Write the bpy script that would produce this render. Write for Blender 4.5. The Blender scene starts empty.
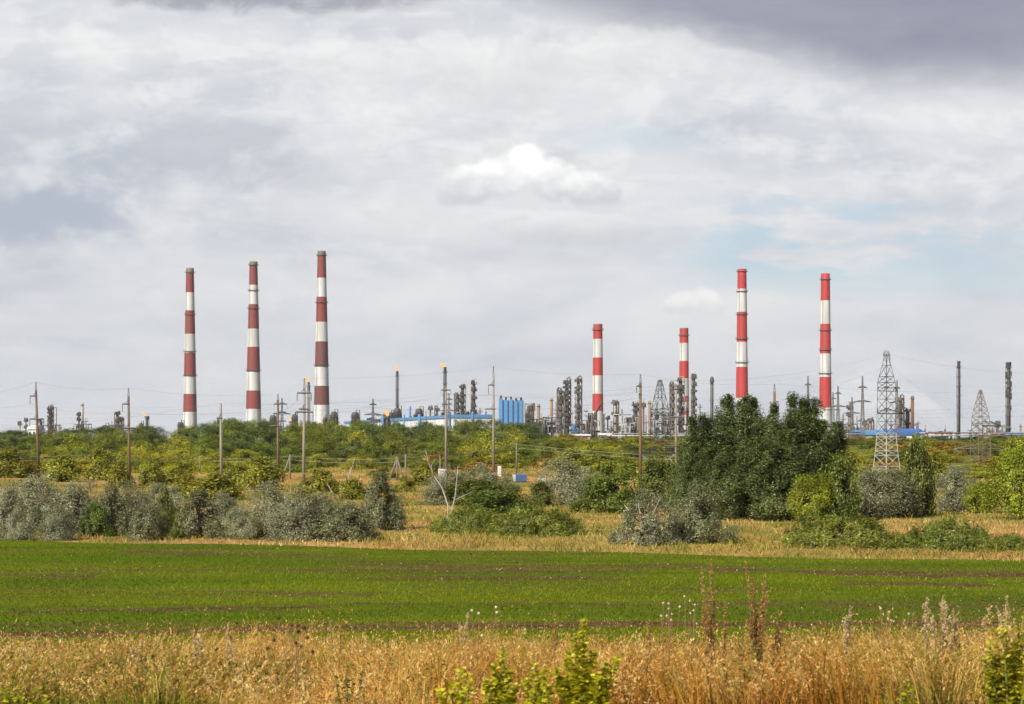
import bpy, math, random
import numpy as np
from mathutils import Vector
R = math.radians
random.seed(7)
RNG = np.random.default_rng(11)
sc = bpy.context.scene
COL = sc.collection
F, CX, HY, EYE = 1800.0, 512.0, 438.0, 5.0     # focal length in pixels, principal column, horizon row, eye height

# ------------------------------------------------------------------ terrain
def sstep(a, b, x):
    t = np.clip((np.asarray(x, float) - a) / (b - a), 0, 1)
    return t * t * (3 - 2 * t)
BANK_Y = [-400, 10, 12, 14, 26, 30, 33, 1e5]
BANK_Z = [3.3, 3.3, 3.1, 2.80, 1.36, .55, 0, 0]
def hgt(x, y):
    x = np.asarray(x, float); y = np.asarray(y, float)
    z = np.interp(y, BANK_Y, BANK_Z) + 4.0 * sstep(200, 700, y)
    z = z + .25 * sstep(110, 160, y) * (np.sin(x * .07 + y * .031) + .6 * np.sin(x * .023 - y * .05 + 2))*(1-.6*sstep(300,700,y))
    z = z + .06 * (1 - sstep(24, 31, y)) * np.sin(x * 1.3 + 1.7 * np.sin(y * .9))
    return z
def gh(x, y): return float(hgt(x, y))
def field_edge(x): return 79.6 - .338 * np.asarray(x, float)
def at(px, py, d): return Vector(((px - CX) / F * d, d, EYE + (HY - py) / F * d))
def ground_pt(px, py):
    lo = 28.0; d = lo; st = 1.01
    while d < 3000:
        if EYE + (HY - py) / F * d <= gh((px - CX) / F * d, d): break
        d *= st
    X = (px - CX) / F * d
    return Vector((X, d, gh(X, d)))
def base_at(px, d):
    X = (px - CX) / F * d
    return Vector((X, d, gh(X, d)))

def vnoise(x, y, seed=0):
    x = np.asarray(x, float); y = np.asarray(y, float)
    xi = np.floor(x).astype(np.int64); yi = np.floor(y).astype(np.int64)
    fx = x - xi; fy = y - yi
    fx = fx * fx * (3 - 2 * fx); fy = fy * fy * (3 - 2 * fy)
    def hsh(a, b):
        n = (a * 374761393 + b * 668265263 + seed * 974711) & 0xffffffff
        n = ((n ^ (n >> 13)) * 1274126177) & 0xffffffff
        return ((n ^ (n >> 16)) & 0xffff) / 65535.0
    a = hsh(xi, yi); b = hsh(xi + 1, yi); c = hsh(xi, yi + 1); d = hsh(xi + 1, yi + 1)
    return (a * (1 - fx) + b * fx) * (1 - fy) + (c * (1 - fx) + d * fx) * fy
def fnoise(x, y, seed=0):
    return (vnoise(x, y, seed) + .5 * vnoise(np.asarray(x) * 2.1, np.asarray(y) * 2.1, seed + 5) + .25 * vnoise(np.asarray(x) * 4.3, np.asarray(y) * 4.3, seed + 9)) / 1.75

# ------------------------------------------------------------------ materials
def new_mat(name):
    m = bpy.data.materials.new(name); m.use_nodes = True
    nt = m.node_tree; nt.nodes.clear()
    return m, nt
def nd(nt, typ, **kw):
    n = nt.nodes.new(typ)
    for k, v in kw.items():
        if k.startswith('i_'): n.inputs[k[2:].replace('_', ' ')].default_value = v
        elif k.startswith('n') and k[1:].isdigit(): n.inputs[int(k[1:])].default_value = v
        else: setattr(n, k, v)
    return n
def c4(c): return (c[0], c[1], c[2], 1)
MATS = {}
def surf(name, c1, c2=None, scale=1.0, rough=.75, metal=0.0, stretch=(1, 1, 1), bump=.0, streak=None):
    """noise-varied paint, concrete or metal; streak = (colour, amount): vertical dirt runs"""
    if name in MATS: return MATS[name]
    m, nt = new_mat(name); L = nt.links.new
    out = nd(nt, 'ShaderNodeOutputMaterial'); b = nd(nt, 'ShaderNodeBsdfPrincipled')
    b.inputs['Roughness'].default_value = rough; b.inputs['Metallic'].default_value = metal
    tc = nd(nt, 'ShaderNodeTexCoord'); mp = nd(nt, 'ShaderNodeMapping'); mp.inputs['Scale'].default_value = stretch
    L(tc.outputs['Object'], mp.inputs['Vector'])
    nz = nd(nt, 'ShaderNodeTexNoise'); nz.inputs['Scale'].default_value = scale; nz.inputs['Detail'].default_value = 6; nz.inputs['Roughness'].default_value = .65
    L(mp.outputs[0], nz.inputs['Vector'])
    cr = nd(nt, 'ShaderNodeValToRGB'); cr.color_ramp.elements[0].position = .32; cr.color_ramp.elements[1].position = .68
    c2 = c2 or tuple(v * .8 for v in c1)
    cr.color_ramp.elements[0].color = c4(c1); cr.color_ramp.elements[1].color = c4(c2)
    L(nz.outputs['Fac'], cr.inputs[0])
    col = cr.outputs[0]
    if streak:
        m2 = nd(nt, 'ShaderNodeMapping'); m2.inputs['Scale'].default_value = (.30, .30, .022)
        L(tc.outputs['Object'], m2.inputs['Vector'])
        n2 = nd(nt, 'ShaderNodeTexNoise'); n2.inputs['Scale'].default_value = 1.0; n2.inputs['Detail'].default_value = 5
        L(m2.outputs[0], n2.inputs['Vector'])
        mr = nd(nt, 'ShaderNodeMapRange'); mr.inputs['From Min'].default_value = .44; mr.inputs['From Max'].default_value = .66; mr.inputs['To Max'].default_value = streak[1]
        L(n2.outputs['Fac'], mr.inputs['Value'])
        mx = nd(nt, 'ShaderNodeMixRGB'); mx.inputs['Color2'].default_value = c4(streak[0])
        L(mr.outputs[0], mx.inputs['Fac']); L(col, mx.inputs['Color1']); col = mx.outputs[0]
    L(col, b.inputs['Base Color'])
    if bump:
        bp = nd(nt, 'ShaderNodeBump'); bp.inputs['Strength'].default_value = bump
        L(nz.outputs['Fac'], bp.inputs['Height']); L(bp.outputs[0], b.inputs['Normal'])
    L(b.outputs[0], out.inputs[0]); MATS[name] = m
    return m
def leafmat(name, trans=.3, vary=.12, hue=.02, gloss=.0):
    """leaf and blade colour comes from each leaf's own tint; each plant varies a little as a whole"""
    if name in MATS: return MATS[name]
    m, nt = new_mat(name); L = nt.links.new
    out = nd(nt, 'ShaderNodeOutputMaterial')
    at_ = nd(nt, 'ShaderNodeAttribute', attribute_name='tint')
    oi = nd(nt, 'ShaderNodeObjectInfo')
    hsv = nd(nt, 'ShaderNodeHueSaturation')
    mr = nd(nt, 'ShaderNodeMapRange'); mr.inputs['To Min'].default_value = 1 - vary; mr.inputs['To Max'].default_value = 1 + vary
    L(oi.outputs['Random'], mr.inputs['Value']); L(mr.outputs[0], hsv.inputs['Value'])
    wn = nd(nt, 'ShaderNodeTexWhiteNoise', noise_dimensions='1D'); L(oi.outputs['Random'], wn.inputs['W'])
    m2 = nd(nt, 'ShaderNodeMapRange'); m2.inputs['To Min'].default_value = .5 - hue; m2.inputs['To Max'].default_value = .5 + hue
    L(wn.outputs['Value'], m2.inputs['Value']); L(m2.outputs[0], hsv.inputs['Hue'])
    L(at_.outputs['Color'], hsv.inputs['Color'])
    d = nd(nt, 'ShaderNodeBsdfDiffuse'); t = nd(nt, 'ShaderNodeBsdfTranslucent')
    L(hsv.outputs[0], d.inputs[0]); L(hsv.outputs[0], t.inputs[0])
    mx = nd(nt, 'ShaderNodeMixShader'); mx.inputs[0].default_value = trans
    L(d.outputs[0], mx.inputs[1]); L(t.outputs[0], mx.inputs[2])
    sh = mx.outputs[0]
    if gloss:
        g = nd(nt, 'ShaderNodeBsdfGlossy'); g.inputs['Roughness'].default_value = .45; g.inputs['Color'].default_value = (1, 1, 1, 1)
        m3 = nd(nt, 'ShaderNodeMixShader'); m3.inputs[0].default_value = gloss
        L(sh, m3.inputs[1]); L(g.outputs[0], m3.inputs[2]); sh = m3.outputs[0]
    L(sh, out.inputs[0]); MATS[name] = m
    return m
def glow(name, col, s):
    m, nt = new_mat(name)
    e = nd(nt, 'ShaderNodeEmission'); e.inputs[0].default_value = c4(col); e.inputs[1].default_value = s
    o = nd(nt, 'ShaderNodeOutputMaterial'); nt.links.new(e.outputs[0], o.inputs[0])
    return m

# ------------------------------------------------------------------ object helpers
def link(o, parent=None, **props):
    COL.objects.link(o)
    if parent is not None: o.parent = parent
    for k, v in props.items(): o[k] = v
    return o
def thing(name, label, cat, loc=(0, 0, 0), rz=0, group=None):
    o = bpy.data.objects.new(name, None); o.empty_display_size = .2
    link(o); o.location = loc; o.rotation_euler = (0, 0, rz)
    o['label'] = label; o['category'] = cat
    if group: o['group'] = group
    return o
def copy_tree(o, parent=None):
    c = o.copy(); COL.objects.link(c)
    if parent is not None: c.parent = parent
    for ch in list(o.children): copy_tree(ch, c)
    return c

class MB:
    """collects plain shapes and links them as ONE mesh object"""
    def __init__(s): s.v = []; s.f = []; s.m = []; s.sm = []
    def add(s, vs, fs, mi=0, smooth=False):
        o = len(s.v); s.v += [tuple(v) for v in vs]
        for f in fs: s.f.append(tuple(i + o for i in f)); s.m.append(mi); s.sm.append(smooth)
        return s
    def box(s, c, size, mi=0, rz=0):
        cx, cy, cz = c; a, b, h = (q / 2 for q in size); co, si = math.cos(rz), math.sin(rz)
        vs = []
        for z in (-h, h):
            for x, y in ((-a, -b), (a, -b), (a, b), (-a, b)): vs.append((cx + x * co - y * si, cy + x * si + y * co, cz + z))
        return s.add(vs, [(3, 2, 1, 0), (4, 5, 6, 7), (0, 1, 5, 4), (1, 2, 6, 5), (2, 3, 7, 6), (3, 0, 4, 7)], mi)
    def tube(s, pts, rs, seg=6, mi=0, smooth=True, cap=True):
        pts = [Vector(p) for p in pts]
        if not isinstance(rs, (list, tuple)): rs = [rs] * len(pts)
        vs = []; fs = []; prev = None
        for i, p in enumerate(pts):
            t = (pts[min(i + 1, len(pts) - 1)] - pts[max(i - 1, 0)])
            t = t.normalized() if t.length > 1e-9 else Vector((0, 0, 1))
            if prev is None:
                u = t.cross(Vector((0, 0, 1)) if abs(t.z) < .9 else Vector((1, 0, 0))).normalized()
            else:
                u = (prev - t * prev.dot(t)).normalized()
            prev = u; w = t.cross(u)
            for k in range(seg):
                a = 2 * math.pi * k / seg
                vs.append(p + (u * math.cos(a) + w * math.sin(a)) * rs[i])
        for i in range(len(pts) - 1):
            for k in range(seg):
                a = i * seg + k; b = i * seg + (k + 1) % seg
                fs.append((a, b, b + seg, a + seg))
        if cap:
            fs.append(tuple(range(seg - 1, -1, -1))); fs.append(tuple((len(pts) - 1) * seg + k for k in range(seg)))
        return s.add(vs, fs, mi, smooth)
    def bar(s, p0, p1, r, mi=0): return s.tube([p0, p1], r, 4, mi, False)
    def lathe(s, prof, seg=16, mi=0, c=(0, 0, 0), smooth=True, mis=None):
        vs = []; fs = []; ms = []
        for r, z in prof:
            for k in range(seg):
                a = 2 * math.pi * k / seg; vs.append((c[0] + r * math.cos(a), c[1] + r * math.sin(a), c[2] + z))
        o = len(s.v); s.v += vs
        for i in range(len(prof) - 1):
            for k in range(seg):
                a = i * seg + k; b = i * seg + (k + 1) % seg
                s.f.append((o + a, o + b, o + b + seg, o + a + seg)); s.m.append(mis[i] if mis else mi); s.sm.append(smooth)
        s.f.append(tuple(o + k for k in range(seg - 1, -1, -1))); s.m.append(mis[0] if mis else mi); s.sm.append(False)
        s.f.append(tuple(o + (len(prof) - 1) * seg + k for k in range(seg))); s.m.append(mis[-1] if mis else mi); s.sm.append(False)
        return s
    def build(s, name, mats, parent=None, loc=None):
        me = bpy.data.meshes.new(name); me.from_pydata(s.v, [], s.f)
        for m in (mats if isinstance(mats, (list, tuple)) else [mats]): me.materials.append(m)
        me.polygons.foreach_set('material_index', s.m); me.polygons.foreach_set('use_smooth', s.sm); me.update()
        o = bpy.data.objects.new(name, me); link(o, parent)
        if loc is not None: o.location = loc
        return o

def np_mesh(name, verts, loops, totals, cols, mat, parent=None, smooth=False):
    me = bpy.data.meshes.new(name)
    verts = np.ascontiguousarray(verts, np.float32); loops = np.ascontiguousarray(loops, np.int32); totals = np.ascontiguousarray(totals, np.int32)
    me.vertices.add(len(verts)); me.vertices.foreach_set('co', verts.ravel())
    me.loops.add(len(loops)); me.loops.foreach_set('vertex_index', loops)
    me.polygons.add(len(totals))
    me.polygons.foreach_set('loop_start', np.concatenate([[0], np.cumsum(totals)[:-1]]).astype(np.int32))
    me.polygons.foreach_set('loop_total', totals)
    if smooth: me.polygons.foreach_set('use_smooth', np.ones(len(totals), bool))
    if cols is not None:
        a = me.color_attributes.new('tint', 'FLOAT_COLOR', 'POINT')
        c = np.ones((len(verts), 4), np.float32); c[:, :3] = cols
        a.data.foreach_set('color', c.ravel())
    me.materials.append(mat); me.update(calc_edges=True); me.validate()
    o = bpy.data.objects.new(name, me); link(o, parent)
    return o
def unit(a): return a / np.maximum(np.linalg.norm(a, axis=-1, keepdims=True), 1e-9)
DIAMOND = np.array([(-.5, 0), (0, .5), (.5, 0), (0, -.5)])
OVATE = np.array([(-.5, .02), (-.25, .42), (.1, .45), (.5, 0), (.1, -.45), (-.25, -.42)])
def leaf_arrays(c, n, ln, wd, cols, rng, tmpl=DIAMOND, axis=None, fold=0.0):
    N = len(c); k = len(tmpl)
    n = unit(n); r = axis if axis is not None else rng.normal(size=(N, 3))
    u = unit(r - n * np.sum(r * n, 1, keepdims=True)); w = np.cross(n, u)
    ln = np.broadcast_to(ln, (N,)); wd = np.broadcast_to(wd, (N,))
    v = c[:, None, :] + u[:, None, :] * (tmpl[None, :, 0:1] * ln[:, None, None]) + w[:, None, :] * (tmpl[None, :, 1:2] * wd[:, None, None])
    if fold: v = v + n[:, None, :] * (np.abs(tmpl[None, :, 1:2]) * fold * wd[:, None, None])
    return v.reshape(-1, 3), np.repeat(cols, k, 0), k
def pal_pick(pal, n, rng, jit=.15):
    p = np.array(pal); w = rng.random((n, 1)) * (len(p) - 1); i = np.minimum(w.astype(int)[:, 0], len(p) - 2); f = w - i[:, None]
    c = p[i] * (1 - f) + p[i + 1] * f
    return c * (1 + jit * rng.normal(size=(n, 1)).clip(-2, 2))

# ------------------------------------------------------------------ plants: prototypes
PROF = {
    'mound': lambda t: np.sqrt(np.clip(1 - t ** 1.7, 0, 1)) * .97 + .03,
    'round': lambda t: np.sin(np.pi * (t * .84 + .13)) ** .55,
    'poplar': lambda t: (np.clip(1.10 - t, 0, 1) ** .50) * np.clip(.70 + t * 1.6, 0, 1),
    'flat': lambda t: np.sqrt(np.clip(1 - t ** 2.5, 0, 1)),
}
bark = surf('bark', (.10, .075, .05), (.16, .13, .10), 6, .9, bump=.4)
deadwood = surf('bleached_wood', (.46, .42, .37), (.30, .27, .24), 5, .9)
def plant_proto(name, seed, H, W, z0, prof, nc, nl, cr, leaf, pal, up=1.0, stems=1, trunk_r=.12, outer=.35, leafup=.35, mat=None, bare=0):
    rng = np.random.default_rng(seed)
    t = rng.random(nc) ** (1.35 if prof in ('mound', 'flat') else .9); ang = rng.random(nc) * 2 * np.pi
    lob = 1 + .22 * np.sin(ang * 2 + seed) + .16 * np.sin(ang * 3 + 2.1 * seed + 4 * t)
    Rr = W / 2 * PROF[prof](t) * lob * (rng.random(nc) ** outer)
    cc = np.stack([Rr * np.cos(ang), Rr * np.sin(ang), z0 + t * (H - z0) * (1 + .10 * np.sin(ang * 2 + 1.3 * seed))], 1)
    if prof == 'poplar':      # several upright leaders give the crown its ragged spired top
        cc[:, 2] = z0 + (cc[:, 2] - z0) * .80
        nl_ = 8; la_ = rng.random(nl_) * 6.28; lr_ = W * .42 * rng.random(nl_) ** .6; lh_ = H * (1.10 - .50 * (lr_ / W) ** 1.2 * rng.uniform(.6, 1.5, nl_)); pick = rng.random(nc) < .38
        w_ = rng.integers(0, nl_, nc); tt_ = .45 + .55 * rng.random(nc) ** .7; jr = W * .12 * (1.04 - tt_) * 1.6
        cc[pick] = np.stack([lr_[w_] * np.cos(la_[w_]) + rng.normal(size=nc) * jr, lr_[w_] * np.sin(la_[w_]) + rng.normal(size=nc) * jr, lh_[w_] * tt_], 1)[pick]
    idx = rng.integers(0, nc, nl)
    off = rng.normal(size=(nl, 3)).clip(-1.7, 1.7) * cr * np.array([1, 1, up])
    csz = (.6 + .8 * rng.random(nc))
    if prof == 'poplar': csz[pick] *= 1.15 - .75 * tt_[pick] ** 2
    csz = csz[idx][:, None]
    c = cc[idx] + off * csz
    c[:, 2] = np.maximum(c[:, 2], .03)
    out = unit(c - np.array([0, 0, H * .35]))
    n = out * .75 + np.array([0, -.0, leafup]) + rng.normal(size=(nl, 3)) * .45
    ctint = (1 + .20 * rng.normal(size=nc))[idx][:, None].clip(.55, 1.5)
    cols = (pal_pick(pal, nl, rng) * ctint).clip(.004, .9)
    ax = off * .6 + out * .4 + np.array([0, 0, .35]) + rng.normal(size=(nl, 3)) * .35
    sz = leaf[0] * (.6 + .8 * rng.random(nl))
    v, cl, k = leaf_arrays(c, n, sz, sz * leaf[1], cols, rng, axis=ax)
    root = bpy.data.objects.new(name, None); COL.objects.link(root)
    np_mesh('crown', v, np.arange(len(v)), np.full(nl, k), cl, mat or leafmat('leaf'), root)
    mb = MB()
    tops = cc[np.argsort(-cc[:, 2])]
    for s_ in range(stems):
        a = s_ * 2.4 + seed; b0 = Vector((math.cos(a), math.sin(a), 0)) * (.0 if stems == 1 else trunk_r * 1.6)
        tgt = Vector((0, 0, H * .86)) if stems == 1 else Vector(tops[min(nc - 1, s_ * 3)]) * .92
        mid = b0.lerp(tgt, .45) + Vector((rng.normal() * .06 * W, rng.normal() * .06 * W, 0))
        mb.tube([b0 + Vector((0, 0, -.25)), mid, tgt], [trunk_r, trunk_r * .66, trunk_r * .16], 6)
        for q in range(7 if stems == 1 else 2):
            f = .25 + .55 * rng.random(); p = b0.lerp(mid, f / .5) if f < .5 else mid.lerp(tgt, (f - .5) / .5)
            e = Vector(cc[rng.integers(0, nc)])
            if e.z < p.z * .7: e.z = p.z
            mb.tube([p, p.lerp(e, .5) + Vector((0, 0, .04 * H)), e], [trunk_r * .4, trunk_r * .25, trunk_r * .07], 5)
    mb.build('trunk', bark, root)
    if bare:
        mbd = MB()
        for q in range(bare):
            a = rng.random() * 6.28; e = Vector((math.cos(a) * W * .35, math.sin(a) * W * .35, H * (.85 + .3 * rng.random())))
            s0 = Vector((0, 0, H * .3)); mdl = s0.lerp(e, .6) + Vector((rng.normal() * .1, rng.normal() * .1, 0))
            mbd.tube([s0, mdl, e], [.04, .03, .01], 5)
        mbd.build('bare_branch', deadwood, root)
    root['H0'] = H; root['W0'] = W
    return root
SILVER = [(.095, .112, .055), (.20, .214, .118), (.37, .375, .23)]
DOLIVE = [(.075, .09, .035), (.145, .16, .07), (.25, .26, .135)]
GREEN = [(.045, .075, .012), (.095, .135, .02), (.18, .20, .03)]
DGREEN = [(.048, .076, .018), (.098, .138, .034), (.205, .235, .08)]
BRIGHT = [(.10, .145, .010), (.20, .25, .016), (.36, .36, .03)]
YELLOW = [(.10, .13, .014), (.20, .215, .02), (.36, .315, .035)]
GOLD = [(.16, .12, .015), (.30, .20, .02), (.36, .25, .04)]
P = {}
leafmat('leaf', .28, .10, .012, .02); lsil = leafmat('silver_leaf', .2, .12, .01, .03); lpop = leafmat('poplar_leaf', .22, .1, .01, .04)
for i in range(5):
    P['silver%d' % i] = plant_proto('silver_shrub', 20 + i, 2.5 + .22 * i, 3.9 - .2 * i, .1, ['mound', 'round', 'flat', 'mound', 'round'][i], 62 + 10 * i, 26000, .22 + .012 * i, (.10, .42), SILVER, 1.1 + .1 * i, 5, .07, mat=lsil)
P['silverbare'] = plant_proto('silver_shrub', 29, 2.8, 3.6, .15, 'mound', 95, 17000, .18, (.115, .42), SILVER, 1.3, 5, .07, mat=lsil, bare=9)
for i in range(2):
    P['olive%d' % i] = plant_proto('olive_shrub', 30 + i, 2.6, 3.4, .1, 'mound', 100, 18000, .18, (.115, .42), DOLIVE, 1.2, 5, .07, mat=lsil)
    P['green%d' % i] = plant_proto('green_bush', 40 + i, 2.4, 3.0, .1, 'mound', 100, 11000, .17, (.13, .6), GREEN, 1.1, 5, .06)
    P['bright%d' % i] = plant_proto('bright_tree', 45 + i, 4.0, 3.6, .3, 'round', 150, 17000, .24, (.125, .6), BRIGHT, 1.0, 1, .11)
    P['low%d' % i] = plant_proto('low_bush', 50 + i, 1.2, 4.0, .03, 'flat', 190, 15000, .10, (.16, .2), [(.065, .098, .012), (.135, .175, .02), (.25, .255, .04)], 1.7, 6, .03)
    P['yellow%d' % i] = plant_proto('yellow_bush', 55 + i, 2.6, 2.8, .15, 'mound', 70, 4600, .24, (.2, .55), YELLOW, 1.1, 4, .05)
for i in range(3):
    P['poplar%d' % i] = plant_proto('poplar', 60 + i, 8.2, 4.2, .3, 'poplar', 260, 50000, .24, (.11, .62), DGREEN, 1.7, 1, .17, outer=.45, mat=lpop)
P['cone'] = plant_proto('young_poplar', 66, 3.6, 2.2, .1, 'poplar', 90, 12000, .17, (.13, .5), [(.042, .074, .022), (.085, .128, .042), (.16, .20, .08)], 2.2, 1, .07, mat=lpop)
for i in range(4):
    P['wood%d' % i] = plant_proto('wood_tree', 70 + i, 4.6, 4.8, .3, 'round', 70, 11000, .34, (.165, .6), [(.075, .11, .012), (.145, .19, .018), (.27, .285, .03)], .9, 1, .12)
for i in range(3):
    P['woody%d' % i] = plant_proto('wood_bush', 80 + i, 3.0, 4.2, .1, 'mound', 52, 8500, .33, (.16, .6), [(.13, .155, .010), (.26, .275, .018), (.43, .39, .03)], .9, 4, .07)
P['woodgold'] = plant_proto('wood_bush', 88, 3.0, 4.2, .1, 'mound', 55, 3200, .32, (.27, .6), GOLD, .9, 4, .07)
P['wooddark'] = plant_proto('wood_tree', 89, 4.6, 4.8, .3, 'round', 70, 11000, .34, (.165, .6), [(.05, .08, .018), (.095, .135, .03), (.17, .20, .05)], .9, 1, .12)
USED = set()
def put_plant(kind, loc, H, W, label, cat, group=None, name=None, rz=None):
    src = P[kind]
    o = src if kind not in USED else copy_tree(src)
    USED.add(kind)
    if name: o.name = name
    o.location = loc; o.rotation_euler = (0, 0, random.random() * 6.28 if rz is None else rz)
    sw = W / src['W0']; o.scale = (sw, sw, H / src['H0'])
    o['label'] = label; o['category'] = cat
    if 'group' in o: del o['group']
    if group: o['group'] = group
    return o
def shrub(kind, px, base, w, top, label, cat='shrub', group=None, name=None):
    g = ground_pt(px, base); d = g.y
    return put_plant(kind, g, (base - top) / F * d, w / F * d, label, cat, group, name)

# ------------------------------------------------------------------ setting: ground, field
def grid_sheet(name, xs, ys, zf, mat, **props):
    X, Y = np.meshgrid(xs, ys); Z = zf(X, Y)
    v = np.stack([X, Y, Z], -1).reshape(-1, 3); nx, ny = len(xs), len(ys)
    i = (np.arange(ny - 1)[:, None] * nx + np.arange(nx - 1)[None, :]).reshape(-1)
    f = np.stack([i, i + 1, i + 1 + nx, i + nx], 1).reshape(-1)
    o = np_mesh(name, v, f, np.full(len(i), 4), None, mat, None, True)
    for k, q in props.items(): o[k] = q
    return o
def meadow_mix(x, y):
    """0 straw, 1 green patch; second value is bare orange earth"""
    g = fnoise(np.asarray(x) / 9.0, np.asarray(y) / 16.0, 3)
    e = fnoise(np.asarray(x) / 16.0, np.asarray(y) / 20.0, 8)
    return g, e
def ground_material():
    m, nt = new_mat('dry_meadow'); L = nt.links.new
    out = nd(nt, 'ShaderNodeOutputMaterial'); b = nd(nt, 'ShaderNodeBsdfPrincipled'); b.inputs['Roughness'].default_value = 1; b.inputs['Specular IOR Level'].default_value = 0
    tc = nd(nt, 'ShaderNodeTexCoord')
    def noise(sc_, det=5, st=(1, 1, 1)):
        mp = nd(nt, 'ShaderNodeMapping'); mp.inputs['Scale'].default_value = st; L(tc.outputs['Object'], mp.inputs['Vector'])
        n = nd(nt, 'ShaderNodeTexNoise'); n.inputs['Scale'].default_value = sc_; n.inputs['Detail'].default_value = det; L(mp.outputs[0], n.inputs['Vector']); return n.outputs['Fac']
    def ramp(fac, a, c, b_, d):
        r = nd(nt, 'ShaderNodeValToRGB'); r.color_ramp.elements[0].position = a; r.color_ramp.elements[0].color = c4(c)
        r.color_ramp.elements[1].position = b_; r.color_ramp.elements[1].color = c4(d); L(fac, r.inputs[0]); return r.outputs[0]
    straw = ramp(noise(1.3, 8), .35, (.28, .175, .058), .7, (.42, .29, .105))
    green = ramp(noise(2.2, 8), .3, (.10, .115, .025), .7, (.21, .19, .05))
    earth = ramp(noise(.9, 8), .3, (.36, .17, .075), .7, (.44, .24, .11))
    def mix(fac, a, c):
        q = nd(nt, 'ShaderNodeMixRGB'); L(fac, q.inputs[0]); L(a, q.inputs[1]); L(c, q.inputs[2]); return q.outputs[0]
    def rng_(fac, a, c):
        q = nd(nt, 'ShaderNodeMapRange'); q.inputs[1].default_value = a; q.inputs[2].default_value = c; L(fac, q.inputs[0]); return q.outputs[0]
    c = mix(rng_(noise(.16, 6, (1, .55, 1)), .44, .58), straw, green)
    c = mix(rng_(noise(.055, 4, (1, .8, 1)), .52, .6), c, earth)
    sy = nd(nt, 'ShaderNodeSeparateXYZ'); L(tc.outputs['Object'], sy.inputs[0])
    scrub = ramp(noise(.5, 8), .3, (.07, .085, .02), .7, (.16, .15, .035))
    c = mix(rng_(sy.outputs[1], 262, 290), c, scrub); thatch = ramp(noise(9, 8), .3, (.075, .042, .018), .7, (.20, .125, .05)); c = mix(rng_(sy.outputs[1], 33, 30), c, thatch)
    L(c, b.inputs['Base Color'])
    bp = nd(nt, 'ShaderNodeBump'); bp.inputs['Strength'].default_value = .6; bp.inputs['Distance'].default_value = .15
    L(noise(3.0, 8), bp.inputs['Height']); L(bp.outputs[0], b.inputs['Normal'])
    L(b.outputs[0], out.inputs[0]); return m
xs = np.concatenate([np.linspace(-5000, -400, 12), np.linspace(-340, -70, 16), np.linspace(-64, 64, 90), np.linspace(70, 340, 16), np.linspace(400, 5000, 12)])
ys = np.concatenate([np.linspace(-260, 6, 8), np.linspace(8, 36, 60), np.linspace(38, 130, 40), np.linspace(134, 720, 110), np.geomspace(760, 7000, 24)])
grid_sheet('ground', xs, ys, hgt, ground_material(), kind='structure')

# sown field: rows of bare soil show between the young crop
BANDS = [  # photo rows where the soil shows, turned into lines on the ground: x0, y0, x1, y1, half width (m), strength
    (-60, 634.5, 1100, 622.5, .75, 1.0), (10, 613, 330, 608.5, .55, .85), (330, 605, 900, 604.5, .5, .6), (190, 591.5, 380, 596, .7, .6),
    (-20, 577, 100, 577, .8, .6), (40, 571, 220, 571, .7, .45), (120, 552.5, 360, 558, 1.2, .55), (340, 564.5, 720, 567, 1.3, .75), (700, 571, 1060, 577, 1.3, .8),
    (840, 584, 1000, 586, .9, .7), (-40, 649, 120, 649, .5, .8), (300, 646, 1000, 641, .4, .75), (400, 588, 800, 590, .5, .3), (420, 580, 640, 581, .5, .35)]
BW = []
for x0, y0, x1, y1, hw, s in BANDS:
    d0 = 9000 / (y0 - HY); d1 = 9000 / (y1 - HY)
    BW.append(((x0 - CX) / F * d0, d0, (x1 - CX) / F * d1, d1, hw, s))
def bare(x, y):
    x = np.asarray(x, float); y = np.asarray(y, float)
    wob = (fnoise(x / 3.1, y / 1.2, 21) - .5)
    b = .55 * sstep(.50, .80, fnoise(x / 14, y / 1.6, 33)) * (.5 + .9 * fnoise(x / 5, y / 3, 34))
    for X0, Y0, X1, Y1, hw, s in BW:
        t = (x - X0) / (X1 - X0)
        yy = Y0 + (Y1 - Y0) * t
        end = sstep(-.06, .06, t) * (1 - sstep(.92, 1.04, t))
        q = s * end * (1 - sstep(.25, 1.6, np.abs(y - yy + wob * hw * 3.2) / hw))
        b = np.maximum(b, q)
    # furrows of the drill, a metre or so apart
    b = b + .20 * (np.sin((y + .20 * x) * 2 * np.pi / .9) * .5 + .5) * sstep(.35, .6, fnoise(x / 9, y / 5, 55))
    return np.clip(b + (fnoise(x / .55, y / .3, 44) - .5) * 1.3 * sstep(.02, .4, b), 0, 1)
fx = np.linspace(-90, 90, 361); ft = np.linspace(0, 1, 230)
FXg, FTg = np.meshgrid(fx, ft)
FYg = 33.4 + (np.maximum(field_edge(FXg) + .8 * np.sin(FXg * .4), 36) - 33.4) * FTg
FZ = .012 + .03 * fnoise(FXg * 1.1, FYg * 1.1, 2) * sstep(0, .02, FTg) * (1 - sstep(.97, 1, FTg))
i = (np.arange(len(ft) - 1)[:, None] * len(fx) + np.arange(len(fx) - 1)[None, :]).reshape(-1); nx = len(fx)
soil = np.array([.046, .027, .014]); soil2 = np.array([.125, .076, .040]); grn = np.array([.055, .092, .006]); grn2 = np.array([.098, .130, .010])
bb = bare(FXg, FYg).reshape(-1, 1); nn = fnoise(FXg / .5, FYg / .5, 71).reshape(-1, 1); n3 = fnoise(FXg / 8, FYg / 5, 72).reshape(-1, 1)
fc = (grn * (1 - n3) + grn2 * n3) * (1 - bb) + (soil * (1 - nn) + soil2 * nn) * bb
mfield, nt = new_mat('young_crop_soil'); L = nt.links.new
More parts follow.
